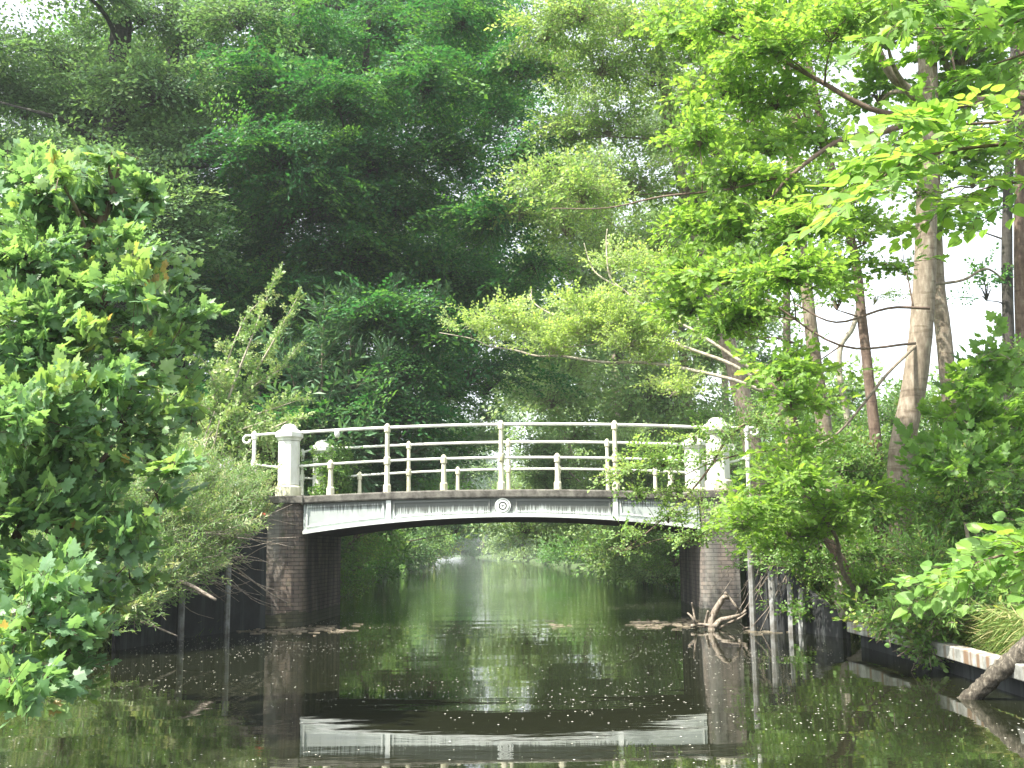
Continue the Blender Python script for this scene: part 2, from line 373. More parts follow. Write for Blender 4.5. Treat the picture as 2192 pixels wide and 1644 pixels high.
def sprays(key, n=3, **kw): SPR[key] = [make_spray(key, seed=s + 100 * len(SPR), **kw) for s in range(n)]
sprays('beech', 4, L=1.15, leaf='rhomb', size=.105, step=.062, side=.6, droop=.42, flat=.9)
sprays('beech_far', 3, L=1.5, leaf='rhomb', size=.13, step=.105, side=.55, droop=.25, flat=.9)
sprays('oak', 4, L=.60, leaf='oak', size=.088, step=.05, side=.5, droop=.12, flat=.75)
sprays('alder', 4, L=.75, leaf='oval', size=.062, step=.05, side=.5, droop=.1, flat=.55)
sprays('alder_fine', 3, L=1.0, leaf='rhomb', size=.085, step=.068, side=.5, droop=.2, flat=.45)
sprays('far', 3, L=1.5, leaf='rhomb', size=.15, step=.12, side=.55, droop=.2, flat=.4)
sprays('vfar', 3, L=2.2, leaf='rhomb', size=.26, step=.2, side=.6, droop=.2, flat=.3)
sprays('maple', 4, L=.50, leaf='maple', size=.098, step=.075, side=.6, droop=.2, flat=.5, hang=.3, tipgain=.08)
sprays('maple_small', 3, L=.55, leaf='maple', size=.10, step=.08, side=.5, droop=.15, flat=.7, hang=.3, tipgain=.08)
sprays('shrub', 4, L=.65, leaf='oval', size=.055, step=.045, side=.45, droop=.1, flat=.35)
sprays('reedy', 3, L=.75, leaf='narrow', size=.085, step=.035, side=.35, droop=.1, flat=.3, ang=.6)
sprays('hawthorn', 3, L=.26, leaf='oval', size=.05, step=.028, side=.4, droop=.05, flat=.2)
sprays('ash', 3, L=.36, leaf='narrow', size=.13, step=.03, side=0, droop=.35, flat=1, ord2=False, hang=.1)
sprays('lime', 3, L=.55, leaf='heart', size=.085, step=.085, side=.45, droop=.12, flat=.9, hang=.25)
sprays('ivy', 2, L=.25, leaf='oval', size=.055, step=.04, side=.6, droop=.1, flat=.3)

def place(parent, key, pos, axis, normal, material, scale=None, tint0=.35, tvar=.2, name='crown', wood=None, extra=None):
    """copies of the leafy twigs merged into the one mesh of a crown"""
    pos = np.asarray(pos, float); k = len(pos); axis = np.asarray(axis, float); normal = np.asarray(normal, float)
    sc = np.ones(k) if scale is None else np.asarray(scale); Mx = frames(axis, normal) * sc[:, None, None]
    which = rng.integers(0, len(SPR[key]), k); Vs, Fs, Ts, WV, WF = [], [], [], [], []; o = ow = 0
    for j, sp_ in enumerate(SPR[key]):
        I = np.where(which == j)[0]
        if not len(I): continue
        t = tint0 + rng.normal(0, tvar, len(I))
        V, F, T = instance(sp_['V'], sp_['F'], Mx[I], pos[I], t, sp_['T'])
        Vs.append(V); Fs.append(F + o); Ts.append(T); o += len(V)
        V, F, _ = instance(sp_['TV'], sp_['TF'], Mx[I], pos[I]); WV.append(V); WF.append(F + ow); ow += len(V)
    ob = trimesh(name, np.concatenate(Vs), np.concatenate(Fs), material, parent, np.concatenate(Ts), smooth=False)
    if wood is not None: wood.append((np.concatenate(WV), np.concatenate(WF)))
    return ob
def blob_points(blobs, n_scale=1.0, zmin=-.35, inner=.35):
    """twig positions and outward directions in the rounded boughs of a crown: blobs = (centre, rx, ry, rz, count)"""
    P, D, C = [], [], []
    for c, rx, ry, rz, n in blobs:
        n = max(3, int(n * n_scale)); z = rng.uniform(zmin, 1, n); q = rng.uniform(0, 2 * math.pi, n); s = np.sqrt(1 - z * z)
        u = np.stack([s * np.cos(q), s * np.sin(q), z], 1); r = rng.uniform(inner, 1, n) ** .6
        P.append(np.asarray(c) + u * r[:, None] * np.array((rx, ry, rz))); D.append(u); C.append(np.tile(np.asarray(c, float) - np.array((0, 0, rz * .4)), (n, 1)))
    return np.concatenate(P), np.concatenate(D), np.concatenate(C)
def tree(name, label, cat, base, trunk_pts, radii, blobs, key, lm, bm, lift=.1, scale=(.8, 1.2), limb_r=.05, tint0=.35, tvar=.18,
         zmin=-.35, inner=.35, group=None, trunk_from=None, bias=(0, 0, 1.), nrm=.25, limbs=True, twig_r=.008, wob=.12, extra_tubes=()):
    """thing > trunk (with its limbs and twigs) and crown"""
    base = np.asarray(base, float); root = thing(name, label, cat, tuple(base), 0, group)
    mb = MB(); path = smooth_path(trunk_pts, 5); rr = np.interp(np.linspace(0, 1, len(path)), np.linspace(0, 1, len(radii)), radii)
    mb.tube(path, rr, 12, wob); PT = np.array(path)
    P, D, C = blob_points(blobs, 1.0, zmin, inner)
    RT = np.array(rr)
    for pts, r0, r1 in extra_tubes:
        q = smooth_path(pts, 5); lr = np.linspace(r0, r1, len(q)); mb.tube(q, lr, 7, .15); PT = np.concatenate([PT, q]); RT = np.concatenate([RT, lr])
    if limbs:                                                    # each bough grows from the nearest wood below it
        todo = [np.asarray(b[0], float) - np.array((0, 0, b[3] * .4)) for b in blobs]
        far = [min(np.linalg.norm(PT - c, axis=1)) for c in todo]
        for j in np.argsort(far):
            c = todo[j]; d = np.linalg.norm(PT - c, axis=1) + np.clip(PT[:, 2] - c[2] + .1, 0, None) * 1.6 - np.minimum(RT, .1) * 4
            i = int(np.argmin(d)); a = PT[i]; ln = np.linalg.norm(c - a); r0 = min(limb_r * (.45 + ln / 6), RT[i] * .75); r0 = max(r0, .004)
            mid = (a + c) / 2 + np.array((*rng.normal(0, .07 * ln, 2), rng.uniform(-.02, .12) * ln))
            q = smooth_path([a, mid, c], 5); lr = np.linspace(r0, r0 * .4, 11); mb.tube(q, lr, 6, .15); PT = np.concatenate([PT, q[2:]]); RT = np.concatenate([RT, lr[2:]])
    tr = mb.build('trunk', bm, root, smooth=True, world=True)
    Dh = D * np.array((1, 1, .35)); Dh = Dh + rng.normal(0, .25, D.shape); Dh[:, 2] += lift
    Dh /= np.linalg.norm(Dh, axis=1, keepdims=True) + 1e-9
    sc = rng.uniform(scale[0], scale[1], len(P)); L = SPR[key][0]['L']
    P0 = P - Dh * (L * sc * .5)[:, None]; N = np.array(bias) + rng.normal(0, nrm, P.shape); wood = []
    place(root, key, P0, Dh, N, lm, sc, tint0, tvar, wood=wood)
    SV, SF = segs(C, P0, twig_r * 1.6, twig_r * .6, .05)
    WV, WF = wood[0]; o = len(WV)
    allV = np.concatenate([WV, SV]); allF = np.concatenate([WF, SF + o])
    # join twigs into the trunk mesh
    tw = trimesh('twigs_tmp', allV, allF, bm, root)
    me = tr.data; v1 = np.zeros(len(me.vertices) * 3, np.float32); me.vertices.foreach_get('co', v1)
    polys = [tuple(p.vertices) for p in me.polygons]
    nv = len(v1) // 3; tv = np.zeros(len(tw.data.vertices) * 3, np.float32); tw.data.vertices.foreach_get('co', tv)
    T = np.array([t for p in polys for t in ([(p[0], p[i], p[i + 1]) for i in range(1, len(p) - 1)])], dtype=np.int32)
    me2 = tw.data; bpy.data.objects.remove(tw); bpy.data.meshes.remove(me2)
    bpy.data.objects.remove(tr); bpy.data.meshes.remove(me)
    trimesh('trunk', np.concatenate([v1, tv]).reshape(-1, 3) + np.array(root.location, dtype=np.float32), np.concatenate([T, allF + nv]), bm, root)
    return root
def pb(px, py, Y, r, rz=None, n=12, ry=None):
    """a bough given by where it shows: pixel, distance, radius in photo pixels"""
    k = mpp(Y); rz = r if rz is None else rz
    return (at(px, py, Y), r * k, (r * k if ry is None else ry), rz * k, n)

# ------------------------------------------------------------------ terrain and water
TY = np.array([-60, 0, 6, 10, 14, 16, 20, 26, 42, 88, 190, 260, 600.])
TL = np.array([-6, -5.6, -5.3, -5.1, -4.45, -3.95, -3.6, -4.0, -5.0, -6.6, -13, -24, -60.])
TR = np.array([3.5, 3.6, 3.65, 3.8, 4.1, 3.85, 3.6, 4.1, 4.0, 3.4, -3, -12, -48.])
def edges(Y): return np.interp(Y, TY, TL), np.interp(Y, TY, TR)
def ground_z(x, y):
    L, Rr = edges(y); t = np.maximum(L - x, x - Rr)
    s = np.clip((t + .12) / .2, 0, 1)
    g = .17 + np.clip(t, 0, 6) * .13 + .06 * np.sin(x * 1.7 + y * .9) + .05 * np.sin(x * .6 - y * 1.3) + .4 * np.clip((t - 8) / 30, 0, 1)
    e = np.exp(-((y - 18.2) / 2.6) ** 4) * np.clip((t + .0) / .35, 0, 1)
    g = g * (1 - e) + 1.62 * e
    return -0.7 * (1 - s) + g * s
xs = np.concatenate([np.linspace(-700, -40, 14)[:-1], np.linspace(-40, -8, 33)[:-1], np.linspace(-8, 8, 150)[:-1], np.linspace(8, 40, 33)[:-1], np.linspace(40, 700, 14)])
ys = np.concatenate([np.linspace(-60, 0, 12)[:-1], np.linspace(0, 30, 130)[:-1], np.linspace(30, 120, 90)[:-1], np.linspace(120, 300, 60)[:-1], np.linspace(300, 900, 20)])
X, Yg = np.meshgrid(xs, ys); Z = ground_z(X, Yg)
V = np.stack([X, Yg, Z], 2).reshape(-1, 3); nx, ny = len(xs), len(ys)
ii = (np.arange(ny - 1)[:, None] * nx + np.arange(nx - 1)[None]).ravel()
F = np.concatenate([np.stack([ii, ii + 1, ii + nx + 1], 1), np.stack([ii, ii + nx + 1, ii + nx], 1)])
tag(trimesh('ground', V, F, M['ground']), kind='structure')
mb = MB(); mb.add([(-400, -60, 0), (400, -60, 0), (400, 890, 0), (-400, 890, 0)], [(0, 1, 2, 3)])
tag(mb.build('water', M['water']), kind='structure')

# ------------------------------------------------------------------ the bridge
BX, BY, BROT, BD = -0.155, 16.5, R(-2.2), 2.85
bridge = thing('arch_bridge', 'white iron arch footbridge with brick abutments and two-bar railings over the canal', 'bridge', (BX, BY, 0), BROT)
cb, sb = math.cos(BROT), math.sin(BROT)
def bl(px, py, yd=0.0):
    """where the sight line through a photo pixel meets the bridge's own plane y = yd: local x, z"""
    d = ray(px, py); n = Vector((-sb, cb, 0)); p0 = Vector((BX, BY, 0)) + n * yd; o = Vector((0, 0, CAM_H))
    t = (p0 - o).dot(n) / d.dot(n); q = o + d * t; r = q - Vector((BX, BY, 0))
    return (r.x * cb + r.y * sb, q.z)
def curve(pts, yd):
    P = sorted(bl(x, y, yd) for x, y in pts); c = np.polyfit([p[0] for p in P], [p[1] for p in P], 2); return lambda x: float(np.polyval(c, x))
slab_top = curve([(650, 1062), (829, 1054), (1073, 1047), (1317, 1050), (1497, 1056)], 0)
slab_bot = curve([(650, 1078), (829, 1071), (1073, 1065), (1317, 1067), (1497, 1071)], 0)
arch = curve([(650, 1144), (740, 1129), (829, 1118), (950, 1110), (1073, 1107), (1200, 1108), (1317, 1113), (1410, 1121), (1497, 1132)], 0)
XL, XR = bl(650, 1100)[0], bl(1497, 1100)[0]
NX = np.linspace(XL, XR, 49)
def strip(mb, x0, x1, fb, ft, y0, y1, n=40):
    """a curved plank between two height curves"""
    xs_ = np.linspace(x0, x1, n); V = []
    for x in xs_: V += [(x, y0, fb(x)), (x, y0, ft(x)), (x, y1, ft(x)), (x, y1, fb(x))]
    F = []
    for i in range(n - 1):
        for k in range(4): F.append((4 * i + k, 4 * i + (k + 1) % 4, 4 * i + 4 + (k + 1) % 4, 4 * i + 4 + k))
    F.append((0, 1, 2, 3)); F.append((4 * n - 1, 4 * n - 2, 4 * n - 3, 4 * n - 4)); mb.add(V, F)
mb = MB(); strip(mb, XL - .02, XR + .02, lambda x: slab_bot(x), slab_top, -.05, BD + .05); mb.build('deck_slab', M['coping'], bridge, bevel=.02)
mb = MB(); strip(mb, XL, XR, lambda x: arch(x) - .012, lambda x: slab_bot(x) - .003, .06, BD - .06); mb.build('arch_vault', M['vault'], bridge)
for y0, y1, sgn in ((.0, .058, -1), (BD - .058, BD, 1)):
    mb = MB(); strip(mb, XL, XR, lambda x: arch(x) + .02, lambda x: slab_bot(x) - .003, y0, y1); gd = mb.build('girder', M['girder'], bridge)
    f0, f1 = (y0 - .035, y0 - .002) if sgn < 0 else (y1 + .002, y1 + .035)
    mb = MB(); strip(mb, XL, XR, lambda x: arch(x) - .005, lambda x: arch(x) + .045, f0 - (.02 if sgn < 0 else 0), f1 + (.02 if sgn > 0 else 0)); mb.build('bottom_flange', M['flange'], gd)
    xa, xb = bl(832, 1090)[0], bl(1317, 1090)[0]
    g0, g1 = (y0 - .016, y0 - .002) if sgn < 0 else (y1 + .002, y1 + .016)
    h = lambda x: arch(x) + .045
    def frame(x0, x1, border):
        mb = MB(); b_ = border; t = .022
        lo = lambda x: h(x) + b_; hi = lambda x: slab_bot(x) - b_ * 1.1
        strip(mb, x0, x1, lo, lambda x: lo(x) + t, g0, g1, 24); strip(mb, x0, x1, lambda x: hi(x) - t, hi, g0, g1, 24)
        strip(mb, x0, x0 + t, lambda x: lo(x) + t + .001, lambda x: hi(x) - t - .001, g0, g1, 3); strip(mb, x1 - t, x1, lambda x: lo(x) + t + .001, lambda x: hi(x) - t - .001, g0, g1, 3)
        mb.build('panel_moulding', M['moulding'], gd)
    frame(XL + .04, xa - .07, .04); frame(xb + .07, XR - .04, .04)
    frame(xa + .07, -.19, .022); frame(.19, xb - .07, .022)
    for x in (xa, xb):
        mb = MB(); strip(mb, x - .035, x + .035, lambda q: h(q) + .002, lambda q: slab_bot(q) - .004, g0 - (.006 if sgn < 0 else 0), g1 + (.006 if sgn > 0 else 0), 3); mb.build('divider', M['flange'], gd, bevel=.004)
    zc = (h(0) + slab_bot(0)) / 2 - .005
    mb = MB()
    def disc(r0, r1, d0, n=28):
        V, F = [], []
        yy = (y0 - .002, y0 - d0) if sgn < 0 else (y1 + .002, y1 + d0)
        for q in np.linspace(0, 2 * math.pi, n, endpoint=False):
            c_, s_ = math.cos(q), math.sin(q)
            V += [(c_ * r0, yy[0], zc + s_ * r0), (c_ * r0, yy[1], zc + s_ * r0), (c_ * r1, yy[1], zc + s_ * r1), (c_ * r1, yy[0], zc + s_ * r1)]
        for i in range(n):
            j = (i + 1) % n
            for k in range(4): F.append((4 * i + k, 4 * i + (k + 1) % 4, 4 * j + (k + 1) % 4, 4 * j + k))
        mb.add(V, F)
    disc(.062, .088, .045); disc(.022, .042, .05); disc(.0, .020, .02)
    disc(.098, .116, .024)
    mb.build('rosette', M['flange'], gd)
# abutments: pier fronts with rounded inner corner
def abutment(x_in, x_out, ztop, material, label=None):
    s = 1 if x_out > x_in else -1; r = .14; mb = MB(); prof = []
    for q in np.linspace(0, math.pi / 2, 7): prof.append((x_in + s * (r - r * math.cos(math.pi / 2 - q)) , -.04 + r - r * math.sin(math.pi / 2 - q)))
    prof = [(x_in + s * (r * (1 - math.sin(q))), -.04 + r * (1 - math.cos(q))) for q in np.linspace(0, math.pi / 2, 7)]
    poly = [(x_out, -.04)] + prof[::1] + [(x_in, BD + .04), (x_out, BD + .04)]
    n = len(poly); V = [(x, y, -.7) for x, y in poly] + [(x, y, ztop) for x, y in poly]
    F = [(i, (i + 1) % n, n + (i + 1) % n, n + i) for i in range(n)] + [tuple(range(n)), tuple(range(2 * n - 1, n - 1, -1))]
    mb.add(V, F); o = mb.build('abutment', material, bridge)
    if label: o['label'] = label
    return o
XLo, XRo = bl(565, 1200)[0], bl(1582, 1200)[0]
zt = slab_bot(XL) - .002
def under(x): return arch(x) - .012
abutment(XL, XLo, zt, M['brick_shaded'], 'brick abutment in a darker, shade-toned colour'); abutment(XR, XRo, zt, M['brick'], 'paler brown brick abutment')
for xa_, xb_ in ((XLo, XL), (XR, XRo)):
    mb = MB(); mb.box(min(xa_, xb_) - .02, max(xa_, xb_) - (.0 if xa_ == XLo else -.02) , -.075, BD + .07, zt + .002, slab_top(XL) + .006); mb.build('coping', M['coping'], bridge, bevel=.015)
zdk = slab_top(XL) + .006
# sloping wing coping at the left
mb = MB(); mb.add([(XLo - .62, -.02, zdk - .55), (XLo - .62, .35, zdk - .55), (XLo - .025, .35, zdk - .02), (XLo - .025, -.02, zdk - .02),
                   (XLo - .62, -.02, zdk - .75), (XLo - .62, .35, zdk - .75), (XLo - .025, .35, zdk - .32), (XLo - .025, -.02, zdk - .32)],
                  [(0, 3, 2, 1), (4, 5, 6, 7), (0, 4, 7, 3), (1, 2, 6, 5), (0, 1, 5, 4), (3, 7, 6, 2)])
mb.build('wing_coping', M['coping'], bridge, bevel=.015)
mb = MB(); mb.add([(XRo + .5, -.02, zdk - .45), (XRo + .5, .35, zdk - .45), (XRo + .025, .35, zdk - .02), (XRo + .025, -.02, zdk - .02),
                   (XRo + .5, -.02, zdk - .65), (XRo + .5, .35, zdk - .65), (XRo + .025, .35, zdk - .32), (XRo + .025, -.02, zdk - .32)],
                  [(0, 1, 2, 3), (4, 7, 6, 5), (0, 3, 7, 4), (1, 5, 6, 2), (0, 4, 5, 1), (3, 2, 6, 7)])
mb.build('wing_coping', M['coping'], bridge, bevel=.015)
# pillars
def pillar(px, py_top, py_bot, wpx, yd, label=None, mt='white'):
    x, ztop = bl(px, py_top, yd); _, zb = bl(px, py_bot, yd); zb = max(min(zb, zdk + .03), zdk) ; hgt = ztop - zb; w_ = wpx * mpp(BY + yd) / 2
    r8 = w_ / math.cos(math.pi / 8); mb = MB(); rot = math.pi / 8
    mb.lathe([(r8, .15 * hgt + .004), (r8 * .985, .76 * hgt)], 8, (x, yd, zb), rot)
    o = mb.build('pillar', M[mt], bridge, bevel=.006)
    if label: o['label'] = label
    mb = MB(); mb.lathe([(r8 * 1.20, 0), (r8 * 1.2, .125 * hgt), (r8 * 1.03, .15 * hgt)], 8, (x, yd, zb), rot); mb.build('plinth', M['post'], o, bevel=.006)
    mb = MB(); mb.lathe([(r8 * 1.04, .764 * hgt), (r8 * 1.10, .79 * hgt), (r8 * 1.28, .815 * hgt), (r8 * 1.28, .875 * hgt), (r8 * 1.12, .90 * hgt), (r8 * .78, .925 * hgt), (r8 * .70, .965 * hgt), (r8 * .4, .995 * hgt), (r8 * .05, hgt)], 8, (x, yd, zb), rot)
    mb.build('pillar_cap', M[mt], o, bevel=.004); return x, zb, hgt, r8
YF, YB = .14, BD - .14
pl = pillar(620, 908, 1066, 43, YF); pr_ = pillar(1533, 894, 1052, 46, YF)
ql = pillar(692, 942, 1066, 40, YB); qr = pillar(1484, 930, 1052, 40, YB)
# rails and posts
def rail_curve(pts, yd): return curve(pts, yd)
fT = rail_curve([(645, 926), (829, 915), (1073, 909), (1317, 909), (1505, 915)], YF); fB = rail_curve([(645, 998), (829, 986), (1073, 980), (1317, 981), (1480, 987)], YF)
bT = rail_curve([(720, 960), (875, 953), (1088, 946), (1300, 947), (1460, 952)], YB); bB = rail_curve([(735, 1020), (875, 1012), (1088, 1004), (1300, 1005), (1440, 1010)], YB)
def rail(f, x0, x1, yd, r=.021):
    mb = MB(); xs_ = np.linspace(x0, x1, 24); mb.tube([(x, yd, f(x)) for x in xs_], r, 10); mb.build('rail', M['rail'], bridge, smooth=True)
for f, y_, a_, b_, r_ in ((fT, YF, pl, pr_, .024), (fB, YF, pl, pr_, .020), (bT, YB, ql, qr, .024), (bB, YB, ql, qr, .020)):
    rail(f, a_[0] + a_[3] * .8, b_[0] - b_[3] * .8, y_, r_)
def post(x, yd, ztop, zmid=None, zbase=None, r=.041, mt='post'):
    zb = slab_top(x) - .003 if zbase is None else zbase; hgt = ztop - zb; mb = MB()
    prof = [(r * 1.45, 0), (r * 1.45, .11), (r * 1.05, .13)]
    if zmid is not None and zmid - zb > .2:
        zm = zmid - zb; prof += [(r * .92, zm - .06), (r * 1.25, zm - .05), (r * 1.35, zm), (r * 1.25, zm + .05), (r * .9, zm + .06)]
    prof += [(r * .82, hgt - .12), (r * 1.2, hgt - .11), (r * 1.25, hgt - .03), (r * 1.0, hgt - .015), (r * .75, hgt + .005), (r * .2, hgt + .02)]
    mb.lathe(prof, 8, (x, yd, zb), math.pi / 8); mb.build('post', M[mt], bridge, bevel=.003)
for px in (829, 1073, 1317):
    x = bl(px, 980, YF)[0]; post(x, YF, fT(x) + .045, fB(x))
for px in (708, 950, 1193, 1435):
    x = bl(px, 1000, YF)[0]; post(x, YF, fB(x) + .045, None)
for px in (875, 1088, 1300):
    x = bl(px, 980, YB)[0]; post(x, YB, bT(x) + .045, bB(x), r=.037)
for px in (770, 980, 1196, 1402):
    x = bl(px, 1010, YB)[0]; post(x, YB, bB(x) + .045, None, r=.036)
def end_post(px, py, yd, f1, f2, pil, curl_side, r=.034, sag=.06):
    """outer post past the pillar, its rails, the scroll at the rail's end"""
    x, ztop = bl(px, py, yd); zb = zdk - .30; post(x, yd, ztop, ztop - .48, zb, r, 'rail')
    s = 1 if pil[0] > x else -1; xp = pil[0] - s * pil[3] * .8
    for z_p, z_e, rr in ((f1(pil[0]), ztop - .05, .021), (f2(pil[0]), ztop - .05 - .48 + .05, .018)):
        xs_ = np.linspace(xp, x, 8); mb = MB(); mb.tube([(q, yd, z_p + (z_e - z_p) * ((q - xp) / (x - xp)) ** 1.6) for q in xs_], rr, 8); mb.build('rail', M['rail'], bridge, smooth=True)
    mb = MB(); c = np.array((x - s * .11, yd, ztop - .115)); pts = [(x, yd, ztop - .05)]
    for t in np.linspace(0, 1, 14):
        q = math.pi / 2 + t * 1.55 * math.pi; rr = .065 * (1 - .35 * t); pts.append((c[0] - s * -math.cos(q) * rr * 1, yd, c[2] + math.sin(q) * rr))
    mb.tube(pts, .019, 8); mb.build('scroll', M['rail'], bridge, smooth=True)
end_post(545, 925, YF, fT, fB, pl, -1); end_post(648, 963, YB, bT, bB, ql, -1)
end_post(1597, 908, YF, fT, fB, pr_, 1); end_post(1550, 945, YB, bT, bB, qr, 1)
kx, kz = bl(722, 928, YF); mb = MB(); mb.lathe([(.012, -.115), (.035, -.10), (.042, -.06), (.038, -.02), (.02, .0)], 12, (kx, YF - .01, fT(kx))); mb.build('rail_knob', M['rail'], bridge, smooth=True)
print('BRIDGE', XL, XR, XLo, XRo, zdk, slab_top(0), arch(0), arch(XL), arch(XR), fT(0), pl, pr_)

# ------------------------------------------------------------------ retaining walls beside the bridge, bank edging
def gz(x, y): return float(ground_z(np.array(float(x)), np.array(float(y))))
def quad_wall(mb, a, b, z0, z1a, z1b, th):
    """a straight board wall from a to b (x, y)"""
    a, b = np.array(a, float), np.array(b, float); d = (b - a) / np.linalg.norm(b - a); n = np.array((-d[1], d[0])) * th
    V = [(*a, z0), (*b, z0), (*(b + n), z0), (*(a + n), z0), (*a, z1a), (*b, z1b), (*(b + n), z1b), (*(a + n), z1a)]
    mb.add(V, [(0, 1, 5, 4), (1, 2, 6, 5), (2, 3, 7, 6), (3, 0, 4, 7), (4, 5, 6, 7), (3, 2, 1, 0)])
def retaining(label, pts, tops, posts, th, post_r):
    t = thing('retaining_wall', label, 'retaining wall', (pts[0][0], pts[0][1], 0))
    for (a, b), (za, zb_) in zip(zip(pts, pts[1:]), zip(tops, tops[1:])):
        mb = MB(); quad_wall(mb, a, b, -.7, za, zb_, th)
        k = 3
        for i in range(k + 1):                                     # upright ribs of the boards
            f = i / k; p = np.array(a) * (1 - f) + np.array(b) * f; z = za * (1 - f) + zb_ * f
            mb.box(p[0] - .018, p[0] + .018, p[1] - .045, p[1] - .012, -.7, z - .03)
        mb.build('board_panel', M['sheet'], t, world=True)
    for (x, y, z) in posts:
        mb = MB(); mb.tube([(x, y, -.7), (x + .01, y, z * .5), (x + rng.normal(0, .02), y, z)], [post_r, post_r * .95, post_r * .9], 8, .25); mb.build('post', M['post_grey'], t, world=True)
def wp(px, py):
    """the water point seen through a photo pixel"""
    d = ray(px, py); t = -CAM_H / d.z; return (d.x * t, d.y * t)
lw = [(-3.62, 16.35), wp(484, 1353), wp(385, 1366), wp(245, 1392)]
retaining('dark board wall with pale posts holding the left bank beside the sooty abutment', lw, [1.45, 1.05, .75, .5],
          [(*wp(570, 1340), 1.3), (*wp(484, 1356), 1.05), (*wp(385, 1370), .8), (*wp(300, 1380), .6)], .06, .045)
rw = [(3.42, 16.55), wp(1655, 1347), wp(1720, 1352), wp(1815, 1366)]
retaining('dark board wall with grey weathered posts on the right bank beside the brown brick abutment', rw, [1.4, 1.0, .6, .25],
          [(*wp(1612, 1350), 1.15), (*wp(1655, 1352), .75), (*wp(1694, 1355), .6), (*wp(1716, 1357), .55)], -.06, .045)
ed = thing('bank_edging', 'whitewashed concrete edging beam with rust streaks along the right bank', 'edging', (3.6, 10, 0))
bp = [wp(1815, 1384), wp(1920, 1415), wp(2040, 1455), wp(2200, 1512), (3.45, 6.0), (3.45, 3.0)]
mb = MB(); mb2 = MB()
for i, (a, b) in enumerate(zip(bp, bp[1:])):
    a, b = np.array(a), np.array(b); d = (b - a) / np.linalg.norm(b - a)
    m1 = MB(); quad_wall(m1, a, b - d * .008, .15, .255, .255, -.12 if b[1] > a[1] else .12); m1.build('beam', M['beam'], ed, world=True, bevel=.008)
    off = np.array((.14, 0)); quad_wall(mb2, a + off, b + off - d * .004, -.7, .148, .148, .05)
mb2.build('recess_shade_backing', M['sheet'], ed, world=True)  # dark strip whose colour stands for the shade under the beam

# ------------------------------------------------------------------ dead wood
def poly_tube(mb, pts, r0, r1, n=7, wob=.15, k=5):
    q = smooth_path(pts, k); mb.tube(q, np.linspace(r0, r1, len(q)), n, wob)
t = thing('driftwood', 'bleached forked driftwood branch standing in the water before the brown brick abutment', 'driftwood', (*wp(1530, 1352), 0))
mb = MB(); Y = 15.0
for P, r0, r1 in (([(1528, 1372), (1522, 1335), (1530, 1310), (1545, 1285), (1552, 1278), (1558, 1280)], .055, .028), ([(1552, 1268), (1562, 1280), (1577, 1300), (1584, 1312)], .018, .012),
                  ([(1530, 1342), (1542, 1328), (1565, 1322), (1585, 1316), (1597, 1306)], .042, .014), ([(1538, 1345), (1560, 1334), (1585, 1322), (1598, 1312)], .02, .010),
                  ([(1490, 1345), (1488, 1330), (1484, 1305), (1481, 1290)], .018, .010), ([(1490, 1345), (1484, 1325), (1472, 1312)], .018, .012), ([(1508, 1344), (1512, 1325), (1516, 1308)], .022, .016),
                  ([(1480, 1340), (1500, 1337), (1525, 1340)], .024, .02), ([(1590, 1348), (1592, 1342), (1584, 1335)], .010, .007), ([(1592, 1345), (1602, 1343), (1610, 1342)], .010, .006)):
    poly_tube(mb, [at(x, y, Y + rng.normal(0, .04)) for x, y in P], r0, r1)
mb.build('forked_branch', M['deadwood'], t, smooth=True, world=True)
t = thing('fallen_log', 'thick grey log leaning out of the water against the right bank', 'log', (*wp(2060, 1512), 0))
mb = MB(); poly_tube(mb, [at(2045, 1520, 8.0), at(2090, 1482, 7.9), at(2140, 1437, 7.8), at(2200, 1387, 7.7), at(2260, 1345, 7.6)], .05, .072, 14, .3, 9)
mb.build('log', M['log'], t, smooth=True, world=True)
t = thing('dead_branches', 'tangle of bare pale dead branches hanging from the left bank over the board wall', 'branches', tuple(at(440, 1200, 13.5)))
mb = MB()
for P, Y0, Y1, r in (([(350, 1240), (400, 1250), (462, 1284)], 13, 12.6, .035), ([(340, 1252), (400, 1262), (455, 1280)], 13, 12.7, .016), ([(480, 1145), (510, 1140), (560, 1152), (640, 1150)], 14.5, 15.2, .012),
                     ([(500, 1150), (560, 1158), (630, 1172)], 14.6, 15.2, .012), ([(488, 1200), (530, 1235), (575, 1268), (620, 1292)], 14.5, 15.0, .014), ([(300, 1330), (340, 1345), (380, 1362)], 12.2, 12.4, .016),
                     ([(400, 1220), (450, 1205), (520, 1190)], 13.5, 14, .012), ([(350, 1245), (420, 1225), (500, 1200)], 13.2, 14, .012), ([(330, 1270), (390, 1240), (470, 1215)], 13, 13.6, .01),
                     ([(420, 1210), (470, 1250), (500, 1240)], 13.5, 14, .009), ([(500, 1120), (560, 1110), (640, 1125)], 15, 15.6, .008), ([(510, 1095), (560, 1105), (625, 1080)], 15, 15.7, .008),
                     ([(470, 1180), (520, 1195), (590, 1205)], 14, 14.8, .008), ([(430, 1000), (455, 960), (470, 900)], 16, 16, .012), ([(420, 1010), (430, 960), (460, 880)], 16, 16, .012)):
    ys_ = np.linspace(Y0, Y1, len(P)); pts = [at(x, y, yy) for (x, y), yy in zip(P, ys_)]; mb = MB(); poly_tube(mb, pts, r, r * .45, 6); mb.build('branch', M['deadwood'], t, smooth=True, world=True)
mb = MB()
